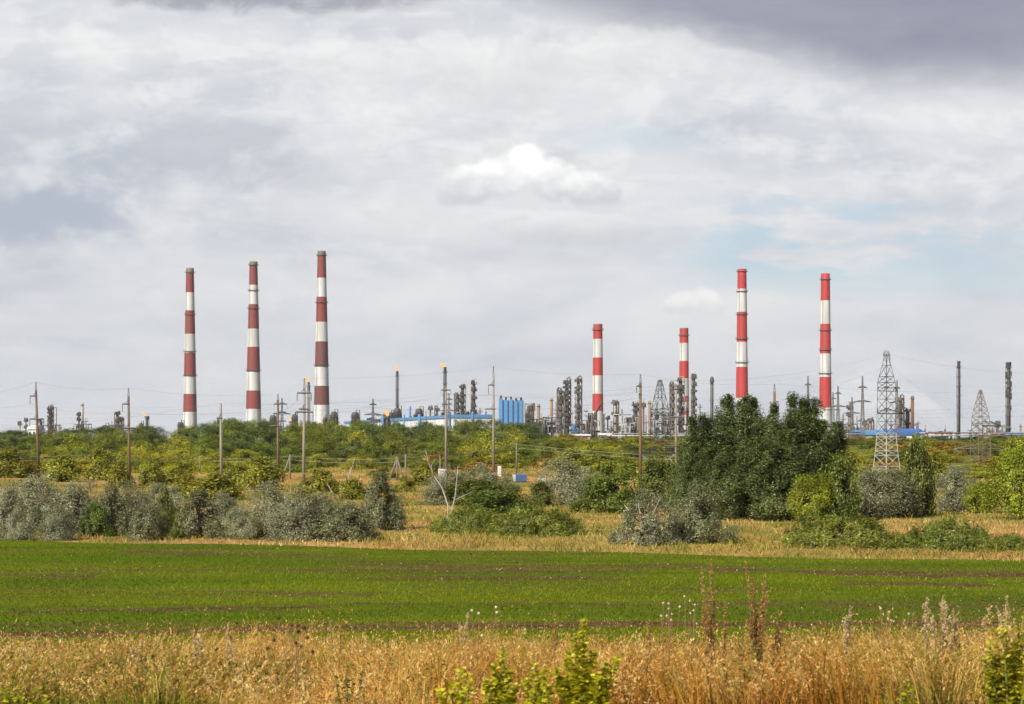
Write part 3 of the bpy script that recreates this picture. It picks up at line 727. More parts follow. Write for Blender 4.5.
for px, top, d, lab in [(373, 399, 880, 'far grey pylon left of the first flare with a flame'), (449, 393, 1000, 'far dark pylon partly behind the burning flare'), (808, 376, 900, 'far grey pylon left of the last striped chimney'),
                   (838, 386, 980, 'far thin pylon just right of the last striped chimney'), (862.5, 376, 820, 'far pylon with wide lower arms left of the tall white footed pylon'),
                   (852, 397, 1050, 'smallest far pylon left of the wide armed one'), (897, 380, 860, 'far pylon half hidden by the tall white footed one'), (833, 392, 1250, 'faint far pylon behind the last striped chimney'), (282, 398, 900, 'far pylon directly behind the pole with a ladder of arms')]:
    Hpx = 440 - top
    fars.append(pylon(px, top, 440, [(0, 2.6), (.5, 1.3), (1, .35)], [(.86, 3.5, 3.5), (.62, 8.5, 8.5)] if px not in (862.5,) else [(.82, 5, 5), (.60, 9, 9), (.30, 5, 4)], lab, galv if px < 400 else steel, None, 0, .2, d=d, r=.11))
off_r = at(1100, 372, 280)
for j, lab in ((0, 'earth wire from the tall pylon tip across to the right'), (2, 'right wire from the upper arm of the tall pylon'), (4, 'wire from the lower arm of the tall pylon')):
    wire([py3[min(j, len(py3) - 1)], py1[min(j, len(py1) - 1)], py2[min(j, len(py2) - 1)] if j else off_r, at(1100, 385 + 8 * j, 300)], lab, 1.2, .008)
for j in range(3):
    wire([at(-80, 404 + 6 * j, 900), fars[0][min(j, 4)], fars[1][min(j, 4)], at(560, 396 + 9 * j, 940), fars[2][min(j, 4)], fars[4][min(j, 4)], fars[6][min(j, 4)], at(1110, 384 + 18 * j, 850)],
         ['highest', 'middle', 'lowest'][j] + ' of the long wires strung between the far pylons', 3.0, .018)

# small boxes and a container on the open ground
white = surf('white_vehicle_paint', (.70, .71, .72), (.62, .63, .65), 2, .35); tyre = surf('tyre_rubber', (.03, .03, .03), (.045, .045, .045), 4, .9)
glz = surf('car_glass', (.03, .035, .04), (.05, .055, .06), 2, .1); bluec = surf('blue_container_paint', (.05, .14, .36), (.06, .16, .40), .8, .5, streak=((.12, .12, .14), .35))
def cabinet(px, d, w_, h_, label, cat='cabinet', name='utility_cabinet', d_=.7):
    g = base_at(px, d); t = thing(name, label, cat, g)
    m = MB(); m.box((0, 0, h_ / 2), (w_, d_, h_)); m.build('body', white, t)
    m = MB(); m.box((0, 0, h_ + .04), (w_ + .12, d_ + .12, .08)); m.build('lid', steel, t)
    m = MB(); m.box((-w_ * .22, -d_ / 2 - .012, h_ * .5), (w_ * .4, .02, h_ * .8)); m.box((w_ * .22, -d_ / 2 - .012, h_ * .5), (w_ * .4, .02, h_ * .8)); m.build('door', surf('cabinet_door', (.55, .56, .57), (.48, .49, .5), 3, .5), t)
cabinet(442.5, 214, .95, 1.5, 'white cabinet left of the pale pole, behind the dead tree')
cabinet(52, 216, .9, .6, 'low white box behind silver shrubs beside the first wooden pole')
cabinet(541.5, 206, .9, .55, 'low white box in the grass right of the blue container')
cabinet(228.5, 222, .5, .6, 'tiny white box on the open ground right of the plain grey pole')
cabinet(499.5, 228, .45, 1.3, 'narrow white cabinet right of the pole near the blue ribbed block')
g = ground_pt(520, 482.5); s = g.y / F
t = thing('site_container', 'bright blue container cabin with a white end on the open ground', 'container', g, .12)
w_, h_ = 11.5 * s, 7.2 * s
m = MB(); m.box((0, 0, h_ / 2 + .1), (w_, 2.3, h_))
for q in range(12): m.box((-w_ / 2 + (q + .5) * w_ / 12, -1.17, h_ / 2 + .1), (w_ / 30, .05, h_ * .9))
m.build('body', bluec, t)
m = MB(); m.box((-w_ / 2 - .03, -.57, h_ / 2 + .1), (.06, 1.1, h_ * .9)); m.build('door', white, t)
m = MB(); m.box((-w_ / 2 - .03, .57, h_ / 2 + .1), (.06, 1.1, h_ * .9)); m.build('door', white, t)
m = MB(); m.box((0, 0, .05), (w_ * .96, 2.1, .1)); m.build('skid', steel, t)
# ------------------------------------------------------------------ the refinery
red_old = surf('faded_red_paint', (.235, .035, .032), (.18, .03, .028), .09, .8, stretch=(1, 1, .35), streak=((.12, .06, .05), .55))
red_new = surf('bright_red_paint', (.42, .022, .020), (.36, .026, .024), .09, .7, stretch=(1, 1, .35), streak=((.24, .05, .04), .4))
red_brown = surf('brown_red_paint', (.145, .040, .033), (.11, .035, .03), .1, .8, streak=((.10, .06, .05), .5))
white_st = surf('weathered_white_paint', (.56, .58, .60), (.47, .48, .495), .12, .8, stretch=(1, 1, .35), streak=((.29, .28, .27), .6))
cap_c = surf('sooty_concrete', (.14, .12, .10), (.20, .17, .13), .2, .9)
dark = surf('dark_process_steel', (.032, .031, .031), (.085, .078, .070), .3, .75, 0)
dark2 = surf('brown_process_steel', (.060, .048, .038), (.135, .105, .078), .3, .8)
pale = surf('pale_cladding', (.36, .35, .33), (.25, .24, .225), .2, .5, .2, streak=((.12, .11, .10), .5))
rust = surf('rusty_stack', (.20, .085, .05), (.13, .06, .04), .15, .85, streak=((.06, .04, .035), .5))
tan = surf('tan_stack', (.27, .18, .105), (.19, .13, .085), .12, .85)
blue = surf('blue_cladding', (.065, .20, .44), (.085, .24, .48), .1, .5, streak=((.10, .16, .26), .3))
lblue = surf('light_blue_cladding', (.17, .36, .62), (.14, .32, .58), .1, .5)
whall = surf('white_hall_wall', (.66, .68, .70), (.56, .58, .61), .05, .7, streak=((.40, .41, .43), .35))
flame_m = glow('gas_flame', (1.0, .42, .14), 1.15)
concf = surf('plant_concrete', (.34, .32, .30), (.26, .25, .235), .1, .9)
def ring(mb, r0, r1, z, h, seg=18, mi=0):
    mb.lathe([(r0, z), (r1, z + .15), (r1, z + h), (r1 - .12, z + h), (r1 - .12, z + .3), (r0, z + .3)], seg, mi)
def chimney(px, top, wt, wb, d, bands, label, mats, galleries, basepy=440):
    """bands: (row where the band starts, material index) from the top down"""
    g = base_at(px, d); s = d / F; zt = EYE + (HY - top) * s - g.z
    t = thing('striped_chimney', label, 'chimney', g); t['group'] = 'striped chimneys of the refinery'
    rt, rb = wt * s / 2, wb * s / 2
    zof = lambda py: EYE + (HY - py) * s - g.z
    rad = lambda z: rt + (rb - rt) * (1 - z / zt)
    prof = []; mis = []
    ed = [0.0] + [max(zof(b[0]), 0) for b in reversed(bands)]
    ms = [b[1] for b in reversed(bands)]
    for q in range(len(ms)):
        n_ = 3
        for w in range(n_):
            z = ed[q] + (ed[q + 1] - ed[q]) * w / n_
            prof.append((rad(z), z - (.5 if q == 0 and w == 0 else 0))); mis.append(ms[q])
    prof.append((rad(zt), ed[-1]))
    # open flue at the mouth
    prof += [(rad(zt) * .82, ed[-1]), (rad(zt) * .82, ed[-1] - 3)]; mis += [ms[-1], ms[-1]]
    MB().lathe(prof, 28, 0, mis=mis[:len(prof) - 1]).build('shaft', mats, t)
    for gy in galleries:
        z = zof(gy); r = rad(z); m = MB(); ring(m, r + .02, r + .95, z, .5); gal = m.build('gallery', steel, t); m = MB()
        for q in range(14):
            a = q * 2 * math.pi / 14; m.bar((math.cos(a) * (r + .9), math.sin(a) * (r + 1.2), z + .4), (math.cos(a) * (r + .9), math.sin(a) * (r + 1.2), z + 1.5), .05)
        m.tube([(math.cos(q * math.pi / 10) * (r + .9), math.sin(q * math.pi / 10) * (r + 1.2), z + 1.5) for q in range(21)], .06, 4)
        m.build('railing', steel, gal)
    m = MB(); an = -2.25
    for dx in (-.3, .3):
        m.bar((math.cos(an) * (rb + .25) + dx, math.sin(an) * (rb + .25), 0), (math.cos(an) * (rt + .25) + dx, math.sin(an) * (rt + .25), zt - .5), .07)
    for q in range(60):
        f = (q + .5) / 60; r = rb + (rt - rb) * f + .25; m.bar((math.cos(an) * r - .3, math.sin(an) * r, f * zt), (math.cos(an) * r + .3, math.sin(an) * r, f * zt), .04)
    m.build('ladder', steel, t)
    return t
OLD = [red_old, white_st, cap_c, red_brown]; NEW = [red_new, white_st, cap_c]
chimney(190, 268, 7.6, 14.6, 1560, [(268, 2), (274, 0), (292.5, 1), (310.6, 0), (334, 1), (353, 0), (376.5, 1), (394, 0), (412, 1)], 'shortest of the three tall chimneys on the left, grey capped and faded red', OLD, [273, 315, 376, 352])
chimney(253.5, 261.5, 7.8, 16.6, 1520, [(261.5, 2), (266, 0), (285, 1), (304.4, 0), (328.8, 1), (347, 0), (372, 1), (390.6, 0), (409, 1)], 'middle one of the three tall chimneys on the left, red and white', OLD, [265.5, 309, 291, 371])
chimney(321.7, 251, 8.2, 17, 1480, [(251, 2), (257, 0), (278, 1), (297, 0), (322, 1), (341.6, 3), (367, 1), (386, 3), (405, 1), (424, 3)], 'tallest chimney, with brownish red lower bands, third from left', OLD, [256, 303, 366])
chimney(597.8, 324, 9.2, 11.6, 1380, [(324, 2), (325.2, 0), (339, 1), (357.6, 0), (375.5, 1), (393.7, 0), (411, 1)], 'short thick red and white chimney alone in mid picture', NEW, [330.5])
chimney(684, 328, 8.8, 10.6, 1480, [(328, 2), (329.2, 0), (343, 1), (361, 0), (378.5, 1), (396, 0), (402, 1), (411, 0), (415, 1)], 'short red and white chimney behind the dark towers beside the lattice pylon', NEW, [336])
chimney(742, 269, 8.8, 13.4, 1440, [(269, 0), (289, 1), (312, 0), (342, 1), (367, 0), (398, 1), (420, 0)], 'tall bright red and white chimney rising out of the dark poplars', NEW, [272, 339.5, 292, 363, 315])
chimney(825.4, 273.6, 8.8, 13.2, 1420, [(273.6, 0), (300.6, 1), (324, 0), (353.7, 1), (377, 0), (407.7, 1)], 'tall bright red and white chimney right of the dark poplars, rightmost of all', NEW, [280, 350.5, 331, 374])

def flame(t, c, h, lean, r, parent_mat=None):
    m = MB(); n_ = 9; pts = []; rr = []
    for q in range(n_):
        f = q / (n_ - 1); pts.append((c[0] + lean * h * f ** 1.3, c[1], c[2] + h * f * (1 - .3 * abs(lean)))); rr.append(max(r * (math.sin(math.pi * (f * .86 + .12)) ** .8) * (1 + .35 * math.sin(q * 2.6)), .05))
    m.tube(pts, rr, 10)
    for q in (3, 5):
        p = pts[q]; m.tube([p, (p[0] + lean * h * .4, p[1] + r * .5, p[2] + h * .22)], [r * .55, .05], 7)
    m.build('flame', flame_m, t)
def flare(px, top, d, w, label, mat, fl=None, tip=6, rings=5, clad=0):
    g = base_at(px, d); s = d / F; H = EYE + (HY - top) * s - g.z; r = w * s / 2
    t = thing('flare_stack', label, 'flare stack', g)
    MB().lathe([(r * 1.25, -.4), (r * 1.1, H * .3), (r * .85, H - tip * s)], 10).build('stack', mat, t)
    m = MB(); m.lathe([(r * .85, H - tip * s), (r * 1.5, H - tip * s * .8), (r * 1.5, H - 1.0), (r * 1.7, H - .8), (r * 1.5, H), (r * 1.1, H)], 10); m.build('flare_tip', dark, t)
    for q in range(rings):
        z = H * (.30 + .62 * q / max(rings - 1, 1)); m = MB(); ring(m, r * .8, r + 1.1, z, .4, 10); m.bar((r + 1, 0, z), (r + 1, 0, z + 1.3), .08); m.bar((-r - 1, 0, z), (-r - 1, 0, z + 1.3), .08); m.build('platform', steel, t)
    m = MB()
    for q in range(3):
        a = q * 2.1 + .5; x, y = math.cos(a) * (r + .5), math.sin(a) * (r + .5); m.tube([(x, y, 0), (x, y, H * .93), (x * .6, y * .6, H * .96)], .22, 5)
    m.build('gas_riser', mat, t)
    if clad == 2:
        m = MB(); m.lathe([(r * .8, H - 5.2), (r * 2.0, H - 4.4), (r * 2.6, H - 2.6), (r * 2.2, H - .6), (r * .8, H + .3)], 12); m.build('stack_head', dark, t)
    if clad == 1:
        m = MB(); random.seed(int(px))
        for q in range(26):
            z = H * random.uniform(.35, .9); a = random.random() * 6.28; m.box((math.cos(a) * r * 1.3, math.sin(a) * r * 1.3, z), (r * .9, r * .9, random.uniform(1, 4)), 0, a)
        m.build('equipment_casing', dark, t)
    if fl: flame(t, (0, 0, H), fl[0] * s * .9, fl[1], fl[2] * s * .72)
    return t
flare(397.2, 371, 1350, 1.7, 'slim flare stack with an upright pale orange flame', dark2, (7.5, -.15, 1.5), 5, 4)
flare(445, 367, 1250, 2.0, 'dark flare stack with a flame blown to the left, before the white hall', dark, (6, -.95, 1.9), 6, 5)
flare(308.6, 382, 1420, 1.5, 'slim flare burning orange beside the tallest chimney', pale, (7, -.75, 2.0), 10, 4)
flare(147.2, 416, 1450, 2.6, 'low dark flare with a flat orange flame blown left, at the wood edge', dark, (5.5, -1.2, 1.2), 4, 2)
flare(290.5, 421, 1400, 1.2, 'small flare with an orange flame just right of the ladder armed pole', pale, (4.5, -.3, 1.3), 2, 2)
flare(387.5, 416, 1300, 3.4, 'stubby dark flare with a broad orange flame at the left end of the hall', dark, (8, -.35, 2.6), 3, 2)
flare(958.8, 361, 1250, 2.2, 'thin dark unlit flare stack standing free above the pipe racks', dark, None, 8, 6)
flare(1008.5, 362, 1200, 3.6, 'thick dark unlit flare stack near the right picture edge', dark, None, 6, 6, 1)
flare(712, 377, 1200, 1.6, 'thin dark stack with a round black head left of the poplars', dark, None, 5, 3, 2)

def tower(px, top, w, d, label, mat, plats=6, pipe=True, skirt=None, frame=0, davit=True, cat='tower'):
    rs = random.Random(int(px * 7))
    g = base_at(px, d); s = d / F; H = EYE + (HY - top) * s - g.z; r = w * s / 2 * .72
    t = thing('process_tower', label, 'process tower', g); t['group'] = 'process towers of the refinery'
    prof = [(r * 1.12, -.4), (r * 1.12, H * .16), (r, H * .2)]
    if frame == 2: prof += [(r, H * .55), (r * .78, H * .6)]
    rt = prof[-1][0]
    prof += [(rt, H - rt * .9), (rt * .8, H - rt * .4), (rt * .35, H)]
    MB().lathe(prof, 14, 0, mis=[1, 1] + [0] * (len(prof) - 3)).build('shell', [mat, skirt or mat], t)
    for q in range(plats):
        z = H * (.22 + .72 * (q + rs.uniform(-.2, .2)) / max(plats - 1, 1)); z = min(z, H * .965); m = MB()
        a0 = rs.random() * 6; ring(m, r * .8, r + 1.35, z, .35, 12); plt = m.build('platform', steel if mat is not dark else dark, t); m = MB()
        for e in range(10):
            a = e * .628; m.bar((math.cos(a) * (r + 1.25), math.sin(a) * (r + 1.25), z + .3), (math.cos(a) * (r + 1.25), math.sin(a) * (r + 1.25), z + 1.4), .06)
        m.tube([(math.cos(e * .449) * (r + 1.25), math.sin(e * .449) * (r + 1.25), z + 1.4) for e in range(15)], .07, 4)
        for e in range(6):
            a = rs.random() * 6.28; hb_ = rs.uniform(.8, 3.0); m.box((math.cos(a) * (r + .5), math.sin(a) * (r + .5), z + .3 + hb_ / 2), (rs.uniform(.5, 1.6), rs.uniform(.5, 1.4), hb_), 0, a)
        m.build('railing', steel if mat is not dark else dark, plt)
    if pipe:
        sd = rs.choice((-1, 1)); m = MB(); x = sd * (r + .9)
        m.tube([(0, 0, H - .3), (0, 0, H + 1.2), (x * .6, -.6, H + 1.5), (x, -.8, H + .6), (x, -.8, H * .25), (x * 2.0, -.8, H * .2), (x * 2.0, -.8, 0)], .42, 6); m.build('overhead_pipe', rs.choice([dark2, dark2, rust, pale]), t)
        m = MB()
        for e in range(3):
            a = rs.random() * 3.14 + 3.14; m.tube([(math.cos(a) * (r + .5), math.sin(a) * (r + .5), H * rs.uniform(.0, .15)), (math.cos(a) * (r + .5), math.sin(a) * (r + .5), H * rs.uniform(.6, .95))], .2, 5)
        m.build('riser_pipe', dark2, t)
    m = MB(); a = -1.2
    for dx in (-.25, .25): m.bar((math.cos(a) * (r + .3) + dx, math.sin(a) * (r + .3), 0), (math.cos(a) * (r + .3) + dx, math.sin(a) * (r + .3), H * .96), .06)
    m.build('ladder', steel, t)
    if davit:
        m = MB(); m.tube([(r * .5, 0, H - .4), (r * .5, 0, H + 2.0), (r * 1.6, 0, H + 2.4)], .13, 5); m.build('davit', steel, t)
    if frame == 1:
        m = MB(); x = r + 3.0
        m.bar((x, 0, 0), (x, 0, H - .5), .28); m.bar((-.2, 0, H - .5), (x, 0, H - .5), .25)
        for q in range(6): m.bar((r, 0, H * q / 7), (x, 0, H * (q + .5) / 7), .1)
        m.build('side_frame', steel, t)
    return t
for a in [
    (50.5, 407, 5.0, 1300, 'dark tower with a thin side frame right of the first wooden pole', dark, 6, True, None, 1),
    (41, 421, 4.0, 1320, 'low dark tower just behind the first wooden pole', dark, 3),
    (26, 421, 1.6, 1300, 'thin leaning dark mast tower left of the first wooden pole', dark, 3, False),
    (79, 414, 2.4, 1350, 'thin dark lattice clad tower left of the thin grey stack', dark, 4, False),
    (117.5, 414, 4.2, 1380, 'dark double headed tower between thin grey stack and second pole', dark, 4),
    (121.5, 419, 3.6, 1390, 'lower dark tower touching the double headed one near the second pole', dark, 3),
    (461.5, 385, 0, 0, '', None),
    (457.5, 395, 4.6, 1210, 'left lower tower of the dark pair above the white hall', dark2, 6),
    (462.5, 386, 4.6, 1230, 'right taller tower of the dark pair above the white hall', dark, 7, True, None, 0),
    (473.8, 382, 4.4, 1220, 'single dark tower above the white hall, left of the line pole', dark, 7, True, pale),
    (437, 408, 2.6, 1240, 'small brown tower left of the burning flare', dark2, 3),
    (430.3, 408, 2.4, 1240, 'short rusty brown tower above the middle of the white hall', rust, 2, False),
    (560.5, 390, 5.2, 1160, 'shorter tower of the twin dark ones with a tan foot', dark2, 7, True, tan),
    (567, 380, 6.2, 1150, 'taller and darker tower of the twin ones in mid picture', dark, 9, True, None, 2),
    (578.3, 378.5, 5.4, 1150, 'brownish single tower with tan foot right of the twin dark towers', dark2, 8, True, tan, 2),
    (615.2, 403, 6.0, 1220, 'pale footed tower with a dark head right of the short thick chimney', pale, 4, True, None),
    (635.5, 404, 6.2, 1240, 'dark tower just left of the tan line pole', dark, 5),
    (643.4, 402, 2.4, 1240, 'thin brown tower just right of the tan line pole', rust, 2, False),
    (672.8, 384, 4.4, 1160, 'left one of three dark towers beside the lattice pylon', dark2, 7, True, tan),
    (680.6, 379, 5.6, 1160, 'middle dark tower with rust brown foot in front of the striped chimney', dark, 8, True, rust),
    (693.6, 376, 4.6, 1150, 'right pale footed tower of the three beside the lattice pylon', dark2, 8, True, pale),
    (849.5, 406, 5.0, 1180, 'pale tower with tan head right of the last striped chimney', pale, 4, True),
    (900.5, 397, 4.4, 1120, 'rusty red stack tower with dark crown right of the tall pylon', rust, 4, True),
    (907.6, 411, 6.0, 1130, 'fat dark tower between the two rusty stacks', dark, 3),
    (870.3, 421, 4.2, 1140, 'short tan and dark tower above the blue shed', tan, 2),
    (865, 425, 2.6, 1140, 'small pale tower left of the short tan one above the blue shed', pale, 2),
    (998, 424, 2.6, 1100, 'small brown tower left of the thick dark flare', rust, 2, False),
    (993, 432, 2.2, 1100, 'tiny tan tower among the pipe racks by the short pylon', tan, 1, False),
    (336, 418, 2.2, 1350, 'thin dark tower just right of the tallest chimney foot', dark, 1, False),
    (20, 425, 1.6, 1300, 'thin pale mast at the far left', pale, 2, False),
    (607.6, 419, 1.8, 1180, 'thin dark spire between the thick chimney and the pale tower', dark, 2, False),
    (925, 429, 1.8, 1100, 'small dark spire at the right end of the blue shed', dark, 1, False),
    (945, 429, 2.0, 1100, 'dark little spire above the pipe racks left of the thin flare', dark, 1, False),
]:
    if a[5] is not None: tower(*a)
def stack(px, top, w, d, label, mat, low=None, split=.5, capm=None):
    g = base_at(px, d); s = d / F; H = EYE + (HY - top) * s - g.z; r = w * s / 2
    t = thing('furnace_stack', label, 'stack', g); t['group'] = 'plain furnace stacks'
    MB().lathe([(r * 1.2, -.4), (r * 1.1, H * split), (r, H), (r * .8, H), (r * .8, H - 1.5)], 14, 0, mis=[1, 0, 0, 0]).build('shaft', [mat, low or mat], t)
    m = MB(); ring(m, r + .02, r + .6, H - 1.8, .5, 14); m.build('collar', capm or cap_c, t)
    m = MB(); m.bar((r * .8, -r * .9, 0), (r * .7, -r * .8, H - 1), .12); m.build('ladder', steel, t)
stack(82.3, 403, 2.6, 1350, 'thin tall grey stack with a dark collar on the left skyline', pale, dark2, .5)
stack(551.5, 398, 2.6, 1180, 'tan stack on a white foot left of the twin dark towers', tan, white_st, .55)
stack(538.5, 404, 3.0, 1160, 'tan stack with a dark head right of the blue ribbed block', tan, pale, .4)
stack(532, 405, 3.4, 1150, 'rusty brown stack close to the blue ribbed block', rust, rust)
stack(649.5, 401, 2.8, 1200, 'cream stack between the line pole and the lattice pylon', tan, pale, .3)
stack(912.4, 396, 3.2, 1120, 'rusty stack with flat top, right one of the pair', rust)
stack(430.6, 409, 0.1, 1, '', rust) if 0 else None
stack(1020.5, 424, 1.6, 1150, 'thin tan stack at the right picture edge', tan)

def vessel(px, top, w, d, label, mat=None, n=1, capped=True):
    g = base_at(px, d); s = d / F; H = EYE + (HY - top) * s - g.z; r = w * s / 2
    t = thing('heater_vessel', label, 'vessel', g); t['group'] = 'dark topped heater vessels'
    MB().lathe([(r, -.4), (r, H * .80), (r * 1.04, H * .80), (r * 1.04, H * .93), (r * .8, H * .985), (r * .3, H)], 18, 0, mis=[0, 1, 1, 1, 1]).build('shell', [mat or pale, dark], t)
    m = MB(); ring(m, r * .9, r + .8, H * .80, .4)
    for q in range(12):
        a = q * .5236; m.bar((math.cos(a) * (r + .7), math.sin(a) * (r + .7), H * .8), (math.cos(a) * (r + .7), math.sin(a) * (r + .7), H * .8 + 1.5), .07)
    m.build('gallery', steel, t)
    m = MB()
    for q in range(7):
        a = q * .9; m.bar((math.cos(a) * (r + .1), math.sin(a) * (r + .1), 0), (math.cos(a) * (r + .1), math.sin(a) * (r + .1), H * .8), .28)
    m.build('buckstay', dark2, t)
    m = MB(); m.tube([(r * .3, 0, H * .97), (r * .3, 0, H + 1.5), (r * 1.2, 0, H + 1.6), (r * 1.3, 0, H * .5)], .35, 6); m.build('crossover_pipe', dark, t)
for a in [(273, 415, 6.2, 1380, 'pale vessel with dark top behind the ladder armed pole'), (294.5, 414, 5.0, 1380, 'dark topped vessel between the two tall poles left of the tallest chimney'),
          (325, 417, 3.6, 1380, 'narrow vessel at the foot of the tallest chimney'), (329.8, 417, 3.4, 1385, 'narrow vessel beside its twin, right at the tallest chimney foot'),
          (334, 411.5, 6.4, 1380, 'big dark topped vessel overlapping the right foot of the tallest chimney'), (355.2, 412, 7.4, 1370, 'lone big dark topped vessel right of the tallest chimney'),
          (397.4, 408, 6.6, 1340, 'dark vessel around the foot of the slim upright burning flare', dark2), (419, 408.5, 7.0, 1330, 'dark headed vessel above the left half of the white hall', dark2),
          (384.5, 413.5, 4.0, 1320, 'small dark vessel left of the stubby flare', dark), (391, 412, 4.0, 1320, 'small brown vessel right of the stubby flare', rust),
          (180.6, 422, 5.6, 1500, 'small dark topped vessel left of the shortest left chimney foot'), (141, 423, 4, 1480, 'low dark vessel left of the low flare', dark), (105, 425, 6, 1400, 'low dark vessel right of the thin grey stack', dark)]: vessel(*a)
def bluepipe(px, top, w, d, label, group='blue ducts along the hall'):
    g = base_at(px, d); s = d / F; H = EYE + (HY - top) * s - g.z; r = w * s / 2
    t = thing('blue_duct', label, 'duct', g); t['group'] = group
    MB().lathe([(r, -.3), (r, H - r), (r * .7, H - r * .3), (r * .2, H)], 12).build('duct', blue, t)
    m = MB(); [ring(m, r, r + .25, H * f, .4, 12) for f in (.35, .7, .92)]; m.build('flange', lblue, t)
for a in [(450, 412, 2.4, 1090, 'blue duct right of the burning flare in front of the hall'), (472.6, 411.5, 2.4, 1085, 'blue duct below the single dark tower'), (419.5, 414, 2.6, 1200, 'blue duct under the dark headed vessel'),
          (404.3, 414, 1.6, 1250, 'thin blue duct right of the slim burning flare'), (410, 406, 2.2, 1290, 'dark blue duct standing tall left of the dark headed vessel'), (383, 416, 2, 1300, 'short blue duct at the left end of the hall'), (373.3, 418, 1.6, 1350, 'thin blue duct at the foot of the far left pylon')]: bluepipe(*a)
# the long white hall runs away to the left, so its eave line falls
A = at(492.5, 440, 1100); B = at(372, 440, 1560); A.z = gh(A.x, A.y); B.z = gh(B.x, B.y); ln = (B - A).length; an = math.atan2(B.y - A.y, B.x - A.x)
t = thing('white_hall', 'long white hall with a blue roof edge behind the wood', 'hall', A, an)
hz = 13.6
m = MB(); m.box((ln / 2, 12, hz / 2 - .3), (ln, 24, hz + .6)); m.build('wall', whall, t)
m = MB(); m.box((ln / 2, 12, hz + .65), (ln + 1.2, 25.4, 1.9)); roof_ = m.build('roof', blue, t)
for q in range(16):
    m = MB(); m.box((ln * (q + .5) / 16, 24.06, hz * .55), (ln / 16 * .62, .16, 2.0)); m.build('window', surf('window_glass', (.05, .07, .09), (.08, .10, .13), .4, .15), t)
    m = MB(); m.box((ln * q / 16 + .6, 24.14, hz / 2), (.5, .3, hz)); m.build('pilaster', lblue, t)
for q in range(9):
    m = MB(); m.lathe([(1.0, 0), (1.0, 1.6), (1.4, 1.7), (.4, 2.6)], 10, 0, (ln * (q + .6) / 9.3, 9 + 6 * (q % 2), hz + 1.6)); m.build('roof_vent', dark2, roof_)
# blue ribbed block
g = base_at(511, 1080); s = 1080 / F
t = thing('ribbed_block', 'tall blue block with five vertical ribs right of the white hall', 'plant block', g)
zt = EYE + (HY - 398.5) * s - g.z
m = MB(); m.box((0, 3.2, zt * .48), (25 * s, 6, zt * .96)); m.build('wall', lblue, t)
for q in range(5):
    x = (-10 + 5.0 * q) * s; hq = zt - (.6 if q % 2 else 0) - .3 * q; w_ = 3.7 * s
    m = MB(); m.add([(x - w_ / 2, .25, -.3), (x - w_ * .42, -.9, -.3), (x + w_ * .42, -.9, -.3), (x + w_ / 2, .25, -.3), (x - w_ / 2, .25, hq), (x - w_ * .42, -.9, hq), (x + w_ * .42, -.9, hq), (x + w_ / 2, .25, hq)], [(0, 1, 5, 4), (1, 2, 6, 5), (2, 3, 7, 6), (4, 5, 6, 7), (3, 2, 1, 0), (0, 4, 7, 3)])
    for e in range(6): m.box((x, -.95, hq * (e + .6) / 6.4), (w_ * .84, .10, .16))
    sl = m.build('rib', blue, t)
    m = MB(); m.lathe([(.5, hq), (.5, hq + 1.2), (.9, hq + 1.3), (.2, hq + 1.8)], 8, 0, (x, -.3, 0)); m.build('vent_cap', dark, sl)
m = MB(); m.box((1.5 * s, -2.6, zt * .1), (22 * s, 3.2, zt * .2)); m.build('base_block', blue, t)
m = MB(); m.bar((-12 * s, 3, zt + .9), (12 * s, 3, zt + .9), .07); [m.bar(((-12 + 3 * q) * s, 3, zt - .8), ((-12 + 3 * q) * s, 3, zt + .9), .06) for q in range(9)]; m.build('roof_railing', steel, t)

